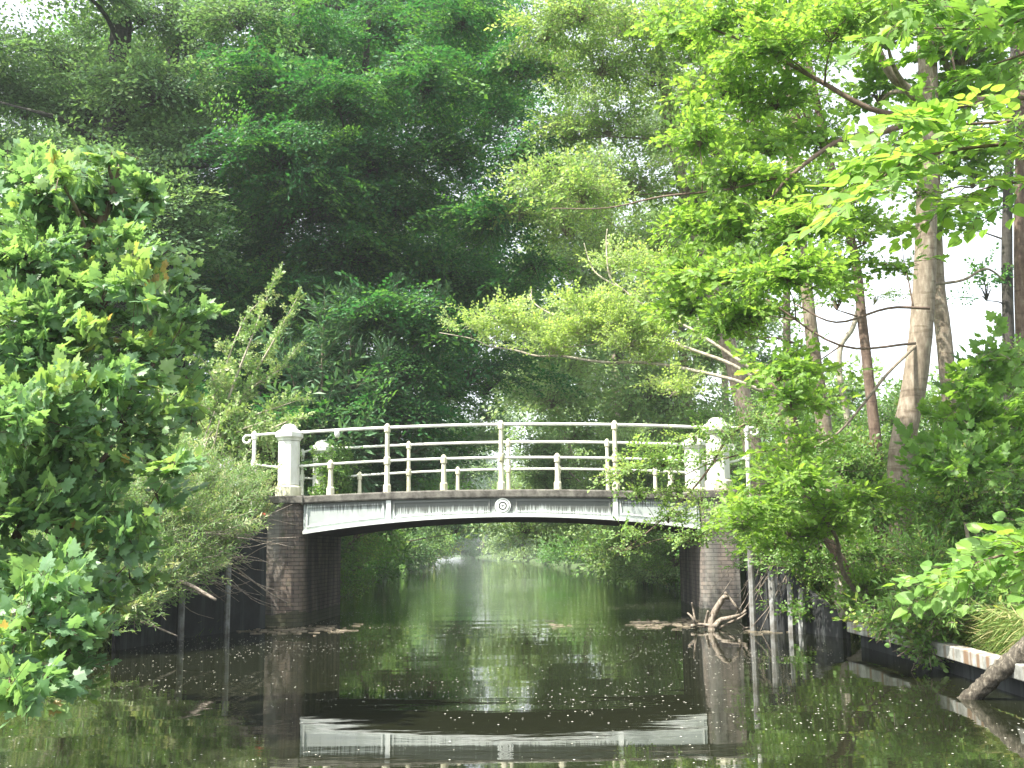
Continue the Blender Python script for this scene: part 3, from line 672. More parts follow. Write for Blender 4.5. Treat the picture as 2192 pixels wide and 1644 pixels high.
for i in range(60):
    x0, y0 = rng.uniform(330, 520), rng.uniform(1130, 1260); a = rng.uniform(-.5, .9); ln = rng.uniform(40, 120); Y0 = 13 + (x0 - 330) / 190 * 1.8
    poly_tube(mb, [at(x0, y0, Y0), at(x0 + ln * .5, y0 + ln * .5 * a + rng.normal(0, 8), Y0 + .1), at(x0 + ln, y0 + ln * a * .8, Y0 + .2)], .006, .003, 4, 0, 3)
mb.build('twigs', M['deadwood'], t, smooth=True, world=True)
t = thing('dead_branches', 'thin bare grey twigs trailing down over the right board wall beside the brown abutment', 'branches', tuple(at(1640, 1200, 15.2)))
mb = MB()
for i in range(46):
    x0, y0 = rng.uniform(1590, 1700), rng.uniform(1140, 1250); ln = rng.uniform(40, 130); a = rng.uniform(-.7, .7); Y0 = 15.6 - (x0 - 1590) / 110 * 1.2
    poly_tube(mb, [at(x0, y0, Y0), at(x0 + ln * a * .4, y0 + ln * .5, Y0 - .1), at(x0 + ln * a + rng.normal(0, 8), y0 + ln, Y0 - .15)], .007, .003, 4, 0, 3)
mb.build('twig_tangle', M['deadwood'], t, smooth=True, world=True)
c = at(566, 1102, 16.3); V_ = []
mb = MB(); mb.lathe([(.03, -.03), (.07, -.02), (.075, .0), (.05, .02), (.01, .03)], 9, tuple(c)); o = mb.build('plastic_scrap', M['red'], None, smooth=True)
tag(o, 'small faded red scrap lying among twigs on the wing coping left of the bridge', 'scrap')

# ------------------------------------------------------------------ trees and bushes
T3 = lambda pts: [at(*p) for p in pts]
def land(x, y, m=.25):
    L, Rr = edges(y)
    if L - m < x < Rr + m: x = Rr + m if x > (L + Rr) / 2 else L - m
    return float(x)
def base_of(pts): p = at(*pts[0]); x = land(p[0], p[1]); return (x, p[1], max(gz(x, p[1]), 0))
def spread_tree(name, label, cat, tpx, radii, blobs, key, lm, bm, **kw):
    b = base_of(tpx); pts = [np.array((b[0], b[1], b[2] - .2))] + T3(tpx[1:])
    return tree(name, label, cat, b, pts, radii, blobs, key, M[lm], M[bm], **kw)

# great dark beech left of the canal behind the bridge
BB = []
Yb = 25.0
tiers = [(640, 95, 190, 60), (820, 60, 170, 60), (980, 60, 150, 60), (560, 200, 170, 55), (740, 210, 170, 60), (900, 190, 170, 60), (1040, 230, 130, 60), (600, 330, 200, 60), (800, 330, 190, 60),
         (980, 330, 160, 55), (1120, 340, 120, 60), (680, 440, 200, 60), (860, 440, 180, 65), (1030, 470, 120, 55), (480, 420, 150, 60), (560, 540, 180, 60), (760, 560, 200, 60), (930, 570, 160, 60),
         (1060, 600, 110, 50), (640, 660, 190, 60), (840, 680, 180, 60), (980, 700, 110, 60), (480, 620, 150, 60), (700, 780, 180, 60), (880, 800, 140, 60), (560, 780, 160, 60), (960, 840, 90, 50),
         (450, 720, 140, 60), (800, 880, 170, 50), (640, 900, 170, 50), (1100, 460, 90, 45), (1150, 560, 80, 40), (1100, 150, 120, 60), (1160, 420, 60, 40), (470, 860, 150, 50), (920, 930, 100, 40)]
for i, (x, y, r, rz) in enumerate(tiers):
    BB.append(pb(x + rng.normal(0, 12), y + rng.normal(0, 10), Yb + rng.uniform(-4.6, -.5) + (y > 700) * .5, r * .9, rz * .62, int(r * r / 360), ry=r * mpp(Yb) * 1.1))
for i in range(44):                                                       # the far side and the top, above the frame
    BB.append(pb(rng.uniform(420, 1060), rng.uniform(-160, 1000), Yb + rng.uniform(1.0, 5), 190, 90, 44))
for i in range(7): BB.append(pb(rng.uniform(480, 900), rng.uniform(-300, -60), Yb + rng.uniform(-1.5, 3.5), 160, 60, 24))
spread_tree('beech_tree', 'huge dark green beech with drooping tiers left of the canal behind the bridge', 'tree',
            [(600, 1150, Yb + .5), (590, 900, Yb + .5), (575, 600, Yb + .5), (560, 300, Yb + .4), (575, 0, Yb + .4), (600, -350, Yb + .3), (610, -600, Yb)], [.55, .42, .36, .3, .22, .12, .05], BB, 'beech', 'beech', 'bark_dark',
            lift=-.2, limb_r=.08, zmin=-.15, inner=.05, tint0=.5, tvar=.22, nrm=.4, scale=(.6, 1.2), twig_r=.005,
            extra_tubes=[(T3([(575, 420, Yb + .3), (605, 250, Yb - 1), (625, 120, Yb - 1.5), (640, -60, Yb - 2)]), .17, .07), (T3([(560, 540, Yb + .3), (720, 340, Yb - 1), (775, 180, Yb - 1.5), (790, 40, Yb - 2)]), .16, .05)])

# lighter tree at the far left
LB = [pb(x + rng.normal(0, 10), y, 21.5 + rng.uniform(-2, 2), r, 75, int(r * r / 250)) for x, y, r in
      [(60, 230, 160), (150, 130, 140), (200, 240, 170), (330, 190, 150), (60, 350, 180), (210, 370, 150), (330, 310, 130), (400, 90, 130), (300, 30, 120), (-120, 120, 200), (-150, 330, 220), (480, 200, 120), (430, 330, 120),
       (180, -60, 140), (400, -60, 120), (-60, -120, 160), (250, -160, 160), (100, 520, 160), (-60, 600, 200), (300, 520, 170), (250, 700, 200), (60, 800, 200), (520, 40, 110), (380, 450, 120)]]
spread_tree('broadleaf_tree', 'tall airy mid green tree with a straight trunk at the upper left', 'tree',
            [(235, 1150, 22), (240, 700, 22), (245, 400, 22), (250, 200, 22), (262, 20, 22), (275, -250, 22), (280, -500, 22)], [.35, .3, .27, .25, .2, .12, .05], LB, 'beech_far', 'hazy', 'bark_dark',
            lift=-.1, limb_r=.08, zmin=-.4, inner=.1, tint0=.1, tvar=.2, nrm=.4, scale=(.55, .95), twig_r=.004,
            extra_tubes=[(T3([(250, 330, 22), (200, 300, 21.5), (140, 260, 21), (80, 240, 20.5)]), .1, .04), (T3([(370, 1000, 24), (372, 700, 24), (375, 400, 24), (372, 200, 24), (366, 0, 24)]), .26, .14)])

# big-leaved maple filling the left foreground
MBl = [pb(x - 30 if x > 150 else x, y + 30, Yy + rng.normal(0, .25), r * rng.uniform(.8, 1.15), rz * rng.uniform(.8, 1.1), max(3, int(n * (.62 if x > 130 else .95)))) for x, y, Yy, r, rz, n in
       [(265, 300, 7.2, 22, 34, 6), (215, 350, 7.2, 30, 30, 6), (330, 420, 7.2, 26, 26, 5), (365, 520, 7.2, 26, 26, 4), (60, 330, 7.1, 24, 30, 5), (130, 350, 7.1, 24, 24, 5), (10, 360, 7, 40, 30, 6), (400, 570, 7.2, 22, 20, 4), (430, 640, 7.2, 26, 22, 5), (420, 780, 7.1, 36, 30, 7), (440, 860, 7.1, 40, 26, 7),
        (400, 960, 7.0, 46, 30, 8), (370, 1030, 6.9, 40, 26, 6), (340, 1130, 6.8, 36, 24, 5), (200, 1370, 6.2, 40, 22, 5), (90, 1410, 5.8, 60, 30, 9), (30, 1460, 5.4, 50, 26, 5), (150, 1300, 6.2, 70, 50, 14),
        (90, 390, 7.2, 70, 50, 14), (265, 390, 7.2, 85, 60, 30), (180, 470, 7.0, 130, 70, 36), (60, 520, 7.0, 120, 90, 30), (280, 500, 7.0, 80, 60, 20), (320, 590, 7.0, 50, 45, 12), (240, 620, 6.8, 140, 90, 44), (90, 680, 6.6, 160, 100, 50),
        (315, 700, 7.0, 75, 70, 22), (210, 780, 6.6, 160, 90, 46), (60, 860, 6.2, 150, 110, 44), (290, 850, 6.8, 80, 90, 22), (170, 940, 6.3, 160, 90, 44), (350, 920, 6.9, 70, 50, 12), (60, 1040, 6.0, 150, 100, 40), (210, 1060, 6.3, 120, 80, 26),
        (290, 1120, 6.6, 70, 60, 11), (110, 1180, 6.0, 130, 80, 28), (310, 1200, 6.8, 55, 35, 6), (200, 1250, 6.3, 90, 60, 13), (60, 1290, 5.7, 110, 70, 18), (150, 1350, 6.0, 70, 45, 8), (20, 1380, 5.4, 90, 60, 9), (400, 620, 7.2, 40, 25, 5), (380, 740, 7.2, 50, 40, 8), (430, 700, 7.3, 30, 20, 3), (345, 375, 7.3, 14, 30, 3), (50, 350, 7.3, 20, 30, 3),
        (-140, 500, 7.0, 200, 150, 36), (-160, 800, 6.6, 200, 170, 36), (-160, 1100, 6.0, 180, 160, 30)]]
spread_tree('maple_tree', 'sunlit large-leaved maple hanging over the water in the left foreground', 'tree',
            [(-60, 1240, 6.6), (20, 1000, 6.8), (90, 800, 7.0), (160, 600, 7.1), (240, 420, 7.2), (262, 330, 7.2)], [.09, .075, .06, .045, .025, .01], MBl, 'maple', 'maple', 'bark_brown',
            lift=.25, limb_r=.035, zmin=-.8, inner=.05, tint0=.38, tvar=.14, nrm=.5, bias=(-.3, -.45, 1), scale=(.45, .88), twig_r=.004,
            extra_tubes=[(T3([(110, 1180, 6.3), (150, 1080, 6.4), (215, 990, 6.4), (235, 960, 6.4)]), .02, .008), (T3([(-60, 1350, 6.5), (60, 1100, 6.4), (120, 1000, 6.4), (330, 780, 6.9)]), .035, .01)])

# pale hawthorn with long slanting shoots behind the left railing end
def shoots(name, label, cat, base, specs, key, lm, bm, tint0=.5, spacing=.10, fan=.35, scale=(1.2, 1.9), tvar=.18, side_r=.25):
    """a shrub of long shoots: every shoot carries short leafy side twigs along its upper part"""
    base = np.array(base, float); root = thing(name, label, cat, tuple(base)); mb = MB(); P, A, N, S0 = [], [], [], []
    for pts, r0, start, width in specs:
        q = smooth_path(pts, 8); mb.tube(q, np.linspace(r0, r0 * .2, len(q)), 6, .1); q = np.array(q); ln = np.r_[0, np.cumsum(np.linalg.norm(np.diff(q, axis=0), axis=1))]
        L = ln[-1]; t = start * L
        while t < L:
            p = np.array([np.interp(t, ln, q[:, k]) for k in range(3)]); p2 = np.array([np.interp(min(t + .05, L), ln, q[:, k]) for k in range(3)]) - np.array([np.interp(t - .05, ln, q[:, k]) for k in range(3)])
            d = p2 / (np.linalg.norm(p2) + 1e-9); f = (t / L - start) / (1 - start); sz = width * (1 - .45 * f) * rng.uniform(.8, 1.2)
            a = d * (fan + .9 * f) + rng.normal(0, .6, 3); a /= np.linalg.norm(a); P.append(p); A.append(a); N.append(np.array((0, 0, 1)) + rng.normal(0, .4, 3)); S0.append(sz * rng.uniform(*scale)); t += spacing
    wood = []
    place(root, key, P, A, N, M[lm], S0, tint0, tvar, wood=wood, name='foliage')
    st = mb.build('stem', M[bm], root, smooth=True, world=True)
    tw = trimesh('side_twigs', wood[0][0], wood[0][1], M[bm], st); tw.matrix_parent_inverse.identity(); tw.data.transform(Matrix.Translation(-Vector(root.location)))
    return root
hb = at(440, 1000, 17.6)
def sh(pts, Y0, Y1): return [at(x, y, yy) for (x, y), yy in zip(pts, np.linspace(Y0, Y1, len(pts)))]
shoots('hawthorn_bush', 'pale hawthorn with long slanting leafy shoots behind the left railing end', 'bush', hb,
       [(sh([(440, 1000), (490, 850), (540, 720), (592, 585)], 17.6, 17.2), .03, .15, 1.0), (sh([(440, 1000), (510, 860), (580, 740), (640, 630)], 17.6, 17.8), .03, .2, .95),
        (sh([(440, 1000), (460, 850), (440, 780), (400, 745)], 17.6, 17.0), .025, .3, .8), (sh([(440, 1000), (520, 850), (600, 790), (635, 745)], 17.6, 17.6), .025, .25, .95),
        (sh([(440, 1000), (470, 900), (400, 850), (390, 830)], 17.6, 17.0), .02, .3, .8), (sh([(440, 1000), (530, 900), (600, 870), (660, 850)], 17.6, 17.4), .02, .25, .9),
        (sh([(440, 1000), (480, 800), (520, 690), (560, 640)], 17.6, 18), .025, .3, .8), (sh([(440, 1000), (540, 940), (620, 900), (650, 895)], 17.6, 17.0), .02, .1, 1.0),
        (sh([(440, 1000), (400, 940), (370, 900)], 17.6, 17.2), .02, .2, .9), (sh([(440, 1000), (500, 930), (570, 900)], 17.6, 17.2), .02, .1, 1.1), (sh([(430, 1000), (450, 930), (500, 880)], 17.2, 17), .02, .2, 1.1)],
       'hawthorn', 'hawthorn', 'bark_pale', .5, .055)
shoots('ash_sapling', 'blue-green ash sapling with feathery drooping leaves behind the left railing', 'sapling', at(700, 1060, 20.2),
       [(sh([(700, 1060), (690, 900), (690, 760), (695, 660)], 20.2, 20), .04, .2, 1.6), (sh([(700, 1060), (730, 900), (750, 760), (745, 640)], 20.2, 20.4), .035, .3, 1.5), (sh([(700, 1060), (650, 900), (620, 790), (600, 720)], 20.2, 19.8), .03, .2, 1.6),
        (sh([(700, 1060), (760, 940), (800, 840), (820, 760)], 20.2, 20), .03, .2, 1.5), (sh([(700, 1060), (670, 960), (640, 900)], 20.2, 19.4), .03, .2, 1.6), (sh([(700, 1060), (740, 980), (770, 930)], 20.2, 19.6), .03, .1, 1.7)],
       'ash', 'ash', 'bark', .55, .045)
shoots('elder_bush', 'mid green bush with arching leafy shoots between the ash sapling and the canal', 'bush', at(780, 1080, 21.5),
       [(sh([(780, 1080), (800, 900), (840, 760), (850, 600)], 21.5, 21.5), .04, .3, 1.3), (sh([(780, 1080), (820, 880), (900, 720), (950, 640)], 21.5, 21), .04, .2, 1.5), (sh([(780, 1080), (850, 860), (930, 770)], 21.5, 21), .04, .2, 1.3),
        (sh([(780, 1080), (860, 930), (930, 880)], 21.5, 21), .03, .1, 1.6), (sh([(780, 1080), (840, 1000), (900, 960)], 21.5, 21), .03, .1, 1.6), (sh([(780, 1080), (790, 900), (760, 700), (740, 650)], 21.5, 21.5), .03, .3, 1.2),
        (sh([(780, 1080), (900, 1000), (960, 990)], 21.5, 21), .03, .1, 1.6)], 'hawthorn', 'ash', 'bark', .75, .05)

# feathery pale shrub spilling over the left board wall
SBl = [pb(x, y, Yy, r * 1.12, rz * 1.15, int(n * 1.7)) for x, y, Yy, r, rz, n in
       [(430, 1040, 15.0, 90, 60, 60), (330, 1040, 13.8, 100, 70, 60), (500, 1060, 15.6, 60, 50, 40), (400, 1120, 14.2, 100, 60, 60), (480, 1130, 15.2, 60, 45, 36), (270, 1120, 13.2, 110, 80, 56), (330, 1190, 13.2, 100, 60, 46), (430, 1190, 14.2, 60, 36, 24),
        (200, 1040, 13.0, 110, 80, 50), (240, 1230, 12.8, 100, 60, 30), (540, 1030, 16.3, 36, 40, 18), (150, 1180, 12.4, 120, 80, 40), (560, 1090, 16.4, 26, 20, 8), (230, 1290, 12.2, 60, 40, 16), (290, 1300, 12.3, 50, 34, 16), (350, 1235, 12.9, 60, 34, 22), (420, 1215, 13.6, 44, 26, 14), (270, 1220, 12.5, 70, 46, 26), (330, 1260, 12.8, 60, 40, 18), (180, 1330, 11.8, 60, 30, 12), (450, 1090, 15, 60, 40, 26), (380, 980, 15.5, 80, 50, 36), (260, 970, 15, 120, 70, 50), (300, 1290, 12.6, 50, 30, 8)]]
spread_tree('willow_shrub', 'light green narrow-leaved shrub spilling over the left board wall', 'shrub', [(380, 1240, 14.6), (385, 1180, 14.6), (390, 1110, 14.6)], [.05, .04, .03], SBl, 'reedy', 'pale', 'bark_pale',
            lift=.5, limb_r=.014, zmin=-.6, inner=.05, tint0=.5, tvar=.22, nrm=.6, scale=(.45, .95), twig_r=.003)
LBU = [pb(x, y, Yy, r, rz, int(n * 1.5)) for x, y, Yy, r, rz, n in [(560, 950, 19.5, 90, 50, 50), (640, 960, 20, 90, 60, 50), (480, 940, 19, 90, 50, 40), (560, 1010, 19.6, 90, 40, 40), (700, 1010, 20, 70, 50, 36), (390, 900, 19, 90, 60, 44), (610, 905, 20, 60, 30, 30)]]
spread_tree('bush', 'yellowish green bush filling the gap behind the left pillar', 'bush', [(580, 1060, 19.8), (580, 1000, 19.8), (585, 960, 19.8)], [.05, .04, .03], LBU, 'shrub', 'pale', 'bark', lift=.5, limb_r=.02, zmin=-.4, inner=.1, tint0=.45, nrm=.5, scale=(.6, 1.1))
# ivy on the rear left pillar
ip = np.array((ql[0], YB, 0)); gx = BX + ip[0] * cb - ip[1] * sb; gy = BY + ip[0] * sb + ip[1] * cb
root = thing('ivy', 'green ivy climbing over the rear left bridge pillar', 'ivy', (gx, gy, zdk))
k = 260; q = rng.uniform(-2.4, 1.2, k); hh = zdk + rng.uniform(.0, .88, k); rr_ = rng.uniform(.12, .26, k)
P = np.stack([gx + np.cos(q) * rr_ + .10, gy + np.sin(q) * rr_ - .02, hh], 1); A = np.stack([np.cos(q), np.sin(q), rng.normal(.1, .5, k)], 1) + rng.normal(0, .4, (k, 3))
wood = []; place(root, 'ivy', P, A, np.stack([np.cos(q), np.sin(q), np.full(k, .8)], 1), M['shrub'], rng.uniform(.5, 1, k), .3, .2, name='foliage', wood=wood)
trimesh('stem', wood[0][0], wood[0][1], M['bark'], root)

# ---- right bank: trunks
def mk(label, name, tpx, radii, blobs, key, lm, bm, **kw): return spread_tree(name, label, 'tree', tpx, radii, blobs, key, lm, bm, **kw)
k126 = mpp(12.6)
mk('tree with the thickest smooth grey-brown trunk on the right bank, forking near the top', 'broadleaf_tree',
   [(1940, 1392, 12.6), (1943, 1250, 12.6), (1925, 1010, 12.6), (1958, 820, 12.6), (1976, 650, 12.6), (1984, 420, 12.6), (1986, 150, 12.6), (1972, -80, 12.6), (1960, -500, 12.6)], [.175, .15, .14, .138, .13, .118, .11, .10, .04],
   [pb(x, y, 12.6 + dy, r, 60, n) for x, y, dy, r, n in [(1900, 80, -1, 120, 30), (2060, 120, 0, 120, 30), (2000, 470, .6, 90, 14), (2030, 330, 1, 110, 24), (2080, 200, .5, 120, 30), (1880, 200, 1, 100, 22), (1950, 0, 0, 150, 40), (2120, 40, 0, 120, 30),
     (1800, -90, 0, 130, 20), (2000, -140, 0, 150, 22), (1960, -300, 0, 160, 20)]], 'maple_small', 'oak', 'bark',
   limb_r=.06, tint0=.35, zmin=-.3, inner=.2, nrm=.4, scale=(.7, 1.1), wob=.05,
   extra_tubes=[(T3([(1980, 220, 12.6), (1940, 190, 12.5), (1900, 150, 12.4), (1860, 60, 12.3)]), .07, .04), (T3([(1978, 80, 12.6), (2010, 110, 12.6), (2060, 190, 12.7), (2170, 245, 12.8)]), .05, .03), (T3([(1984, 610, 12.6), (2060, 600, 12.7), (2110, 575, 12.8), (2150, 600, 13)]), .02, .01),
                (T3([(1960, 740, 12.5), (1900, 800, 12.2), (1860, 850, 12.0), (1790, 930, 11.8), (1700, 980, 11.6)]), .02, .01)])
mk('second grey trunk rising just behind the stout trunk on the right bank', 'broadleaf_tree',
   [(2050, 1330, 13.6), (2048, 1000, 13.6), (2030, 820, 13.6), (2018, 700, 13.6), (2006, 600, 13.6), (2000, 420, 13.6), (1998, 280, 13.6), (1990, 50, 13.6), (1985, -250, 13.6)], [.11, .10, .10, .095, .09, .08, .07, .06, .03],
   [pb(x, y, 13.8, r, 60, n) for x, y, r, n in [(2080, 380, 90, 16), (2060, 260, 90, 18), (1930, 330, 80, 14), (2100, 60, 120, 24), (1990, -150, 120, 16)]], 'shrub', 'shrub', 'bark', limb_r=.03, tint0=.4, nrm=.4, scale=(.7, 1.1), wob=.05)
mk('slim brown leaning trunk between the pale twisted trunk and the stout trunk', 'broadleaf_tree',
   [(1895, 1262, 13.2), (1885, 1130, 13.2), (1876, 960, 13.2), (1862, 830, 13.2), (1845, 680, 13.2), (1828, 540, 13.2), (1772, 330, 13.2), (1740, 180, 13.2), (1700, 0, 13.2), (1660, -200, 13.2)], [.13, .085, .07, .062, .058, .055, .05, .045, .035, .02],
   [pb(x, y, 13.2, r, 60, n) for x, y, r, n in [(1760, 420, 90, 24), (1850, 500, 80, 18), (1720, 250, 100, 26), (1640, 60, 120, 30), (1680, -100, 120, 20), (1790, 640, 50, 8)]], 'shrub', 'oak', 'bark_brown', limb_r=.03, tint0=.3, nrm=.4, scale=(.7, 1.1), wob=.05)
mk('medium grey trunk nearest the bridge pillar on the right', 'broadleaf_tree',
   [(1795, 1290, 15), (1780, 1060, 15), (1762, 900, 15), (1745, 780, 15), (1730, 650, 15), (1718, 540, 15), (1692, 300, 15), (1685, 120, 15), (1672, -100, 15)], [.125, .11, .105, .095, .085, .075, .07, .06, .03],
   [pb(x, y, 15, r, 60, n) for x, y, r, n in [(1640, 420, 110, 30), (1760, 380, 100, 24), (1600, 250, 120, 34), (1720, 120, 120, 34), (1560, 560, 110, 26), (1670, -80, 130, 24), (1600, 700, 90, 20)]], 'shrub', 'shrub', 'bark', limb_r=.04, tint0=.5, nrm=.4, scale=(.7, 1.1), wob=.05)
mk('thin grey trunk close behind the right bridge pillar', 'broadleaf_tree',
   [(1725, 1290, 16), (1708, 1080, 16), (1692, 960, 16), (1686, 800, 16), (1684, 600, 16), (1688, 400, 16), (1690, 200, 16)], [.085, .075, .07, .06, .05, .045, .03],
   [pb(x, y, 16, r, 50, n) for x, y, r, n in [(1640, 500, 80, 20), (1700, 300, 90, 24), (1720, 620, 60, 12)]], 'shrub', 'shrub', 'bark', limb_r=.03, tint0=.4, nrm=.4, scale=(.7, 1.0), wob=.05)
mk('small tree with a pale twisted stem seen against the white sky on the right', 'small_tree',
   [(1830, 1230, 17), (1822, 980, 17), (1812, 880, 17), (1797, 800, 17), (1800, 740, 17), (1826, 700, 17), (1840, 640, 17), (1842, 590, 17)], [.06, .055, .05, .045, .045, .04, .03, .015],
   [pb(1790, 610, 17, 60, 40, 9), pb(1870, 640, 17, 50, 30, 6)], 'shrub', 'shrub', 'bark_pale', limb_r=.02, tint0=.5, wob=.05, scale=(.5, .8))
mk('dark upright trunk left of the pair at the right edge', 'broadleaf_tree',
   [(2172, 1230, 16), (2165, 950, 16), (2156, 600, 16), (2158, 400, 16), (2172, 100, 16), (2178, -200, 16)], [.10, .09, .08, .07, .06, .03],
   [pb(x, y, 16, r, 60, n) for x, y, r, n in [(2090, 330, 90, 24), (2150, 200, 100, 30), (2080, 470, 60, 12), (2240, 400, 100, 24), (2150, 0, 150, 40), (2110, 620, 60, 9), (2170, -130, 120, 20)]], 'shrub', 'beech', 'bark_dark', limb_r=.03, tint0=.8, wob=.05, scale=(.7, 1.1))
mk('dark upright trunk at the very right edge of the picture', 'broadleaf_tree',
   [(2205, 1230, 14.6), (2195, 900, 14.6), (2186, 640, 14.6), (2184, 400, 14.6), (2190, 100, 14.6), (2190, -200, 14.6)], [.10, .09, .085, .075, .06, .03],
   [pb(x, y, 14.6, r, 60, n) for x, y, r, n in [(2240, 300, 90, 20), (2180, 80, 120, 30), (2260, 560, 70, 14), (2200, -130, 120, 20)]], 'shrub', 'shrub', 'bark_brown', limb_r=.03, tint0=.3, wob=.05, scale=(.7, 1.1))
mk('short gnarled pale stem rooted on the right bank edge in front of the brown trunk', 'alder_stump',
   [(1815, 1372, 12.9), (1808, 1310, 12.9), (1800, 1240, 12.9), (1790, 1190, 12.9)], [.10, .07, .065, .05], [pb(1800, 1150, 12.9, 70, 40, 16), pb(1850, 1180, 12.8, 50, 30, 8)], 'shrub', 'shrub', 'bark_pale', limb_r=.02, tint0=.3, wob=.35)

# yellow-green lobed-leaf oak reaching in from the right
OB = [pb(x + rng.normal(0, 14), y + rng.normal(0, 12), Yy + rng.normal(0, .7), r * 1.35, rz * 1.1, int(n * .8)) for x, y, Yy, r, rz, n in
      [(1500, 90, 9.8, 90, 50, 34), (1600, 60, 9.8, 90, 45, 34), (1700, 110, 9.6, 90, 45, 30), (1560, 190, 9.8, 80, 45, 34), (1680, 200, 9.6, 80, 40, 24), (1530, 300, 9.8, 60, 40, 26), (1620, 290, 9.8, 80, 45, 30), (1730, 300, 9.6, 70, 35, 16),
       (1560, 390, 9.8, 70, 40, 24), (1660, 400, 9.7, 80, 40, 26), (1500, 500, 9.8, 50, 35, 18), (1600, 480, 9.6, 80, 40, 34), (1720, 490, 9.5, 80, 40, 34), (1810, 470, 9.4, 60, 35, 16), (1460, 590, 9.8, 40, 40, 22), (1560, 580, 9.6, 80, 45, 40),
       (1680, 590, 9.5, 90, 45, 36), (1780, 600, 9.4, 60, 30, 14), (1490, 670, 9.8, 50, 35, 20), (1620, 670, 9.6, 80, 40, 22), (1540, 700, 9.8, 50, 25, 10), (1640, 780, 9.6, 70, 40, 18), (1700, 860, 9.6, 60, 30, 10), (1780, 90, 9.4, 90, 50, 24), (1850, 30, 9.4, 100, 50, 24),
       (1600, -40, 9.6, 110, 50, 20), (1800, -50, 9.4, 110, 50, 20), (1960, 560, 9.4, 40, 20, 6), (1980, 400, 9.4, 40, 20, 6), (1870, 380, 9.4, 60, 30, 10), (1960, 0, 9.2, 110, 50, 24), (2080, 20, 9.2, 110, 50, 22)]]
OBr = [(T3([(2400, 200, 9.4), (2100, 215, 9.4), (1900, 280, 9.4), (1800, 300, 9.4), (1700, 370, 9.5), (1650, 425, 9.6)]), .04, .012), (T3([(1985, 250, 9.4), (1870, 235, 9.4), (1740, 165, 9.5), (1620, 100, 9.7), (1520, 60, 9.8)]), .03, .010),
       (T3([(1700, 370, 9.5), (1560, 405, 9.8), (1420, 420, 10), (1300, 445, 10.2), (1180, 446, 10.4)]), .014, .004), (T3([(1990, 660, 9.4), (1900, 660, 9.4), (1790, 690, 9.4), (1700, 650, 9.5)]), .014, .006), (T3([(1640, 640, 9.5), (1800, 740, 9.4), (1960, 735, 9.4)]), .008, .012)]
mk('sunlit yellow-green oak boughs with lobed leaves reaching in from the right', 'oak_tree', [(2420, 1330, 9.4), (2420, 900, 9.4), (2400, 400, 9.4), (2380, 0, 9.4), (2360, -300, 9.4)], [.2, .18, .15, .12, .05], OB, 'oak', 'oak', 'bark_brown',
   lift=-.05, limb_r=.02, zmin=-.3, inner=.15, tint0=.55, tvar=.2, nrm=.35, scale=(.65, 1.1), twig_r=.004, extra_tubes=OBr)
# low leafy layer above the right bank
OB2 = [pb(x + rng.normal(0, 14), y + rng.normal(0, 12), Yy + rng.normal(0, .5), r * 1.3, rz * 1.1, int(n * .7)) for x, y, Yy, r, rz, n in
       [(1660, 1000, 10.4, 50, 30, 16), (1720, 1040, 10.2, 80, 40, 28), (1610, 1080, 10.5, 70, 35, 22), (1700, 1110, 10.3, 80, 40, 26), (1800, 1070, 10.2, 80, 40, 26), (1580, 1130, 10.6, 40, 22, 10), (1650, 1160, 10.4, 60, 28, 14), (1760, 1150, 10.2, 70, 40, 20), (1860, 1060, 10.2, 60, 30, 16), (1700, 960, 10.3, 50, 30, 10), (1570, 1050, 10.6, 26, 14, 3)]]
mk('low bright yellow-green spreading sapling on the right bank before the brown brick abutment', 'oak_sapling', [(1835, 1368, 11.6), (1820, 1250, 11.2), (1790, 1150, 10.8), (1740, 1080, 10.4)], [.03, .025, .018, .01], OB2, 'oak', 'oak', 'bark',
   lift=0, limb_r=.018, zmin=-.3, inner=.1, tint0=.62, tvar=.15, nrm=.3, scale=(.6, 1), twig_r=.004)

# alder with long bare limbs over the bridge
AB = [pb(x, y, Yy, r * 1.15, rz * 1.2, int(n * 2.2)) for x, y, Yy, r, rz, n in
      [(1010, 690, 15, 50, 25, 8), (1060, 715, 15, 45, 20, 6), (1130, 690, 15, 50, 22, 9), (1180, 740, 14.8, 60, 25, 13), (1240, 700, 14.6, 60, 25, 16), (1300, 690, 14.5, 60, 25, 20), (1350, 730, 14.4, 60, 25, 18), (1240, 650, 14.6, 50, 25, 14), (1330, 650, 14.6, 50, 25, 12), (1400, 700, 14.4, 50, 25, 12),
       (1310, 560, 14.8, 40, 30, 8), (1100, 660, 15, 40, 20, 5), (1400, 760, 14.4, 40, 20, 7), (1450, 830, 14.2, 50, 30, 10), (1440, 620, 14.6, 50, 30, 10), (1390, 570, 14.6, 50, 30, 8)]]
ABr = [(T3([(1640, 840, 14), (1550, 808, 14), (1400, 778, 14.4), (1290, 775, 14.6), (1200, 762, 14.8), (1150, 762, 14.9), (1095, 748, 15), (1050, 742, 15), (1010, 725, 15.1), (940, 712, 15.2)]), .026, .005),
       (T3([(1640, 830, 14), (1570, 782, 14), (1480, 748, 14.2), (1400, 718, 14.4), (1330, 708, 14.5), (1260, 700, 14.6), (1180, 672, 14.8), (1140, 645, 14.9), (1138, 620, 15)]), .028, .006),
       (T3([(1650, 820, 14), (1580, 770, 14), (1480, 705, 14.3), (1400, 665, 14.4), (1340, 625, 14.6), (1305, 590, 14.7), (1298, 520, 14.8), (1300, 490, 14.8)]), .026, .007), (T3([(1340, 625, 14.6), (1280, 588, 14.7), (1262, 560, 14.8), (1250, 520, 14.8)]), .014, .005),
       (T3([(1340, 715, 14.5), (1280, 735, 14.6), (1230, 742, 14.7), (1150, 745, 14.8)]), .009, .004), (T3([(1600, 700, 14), (1520, 690, 14.1), (1480, 680, 14.2)]), .02, .012)]
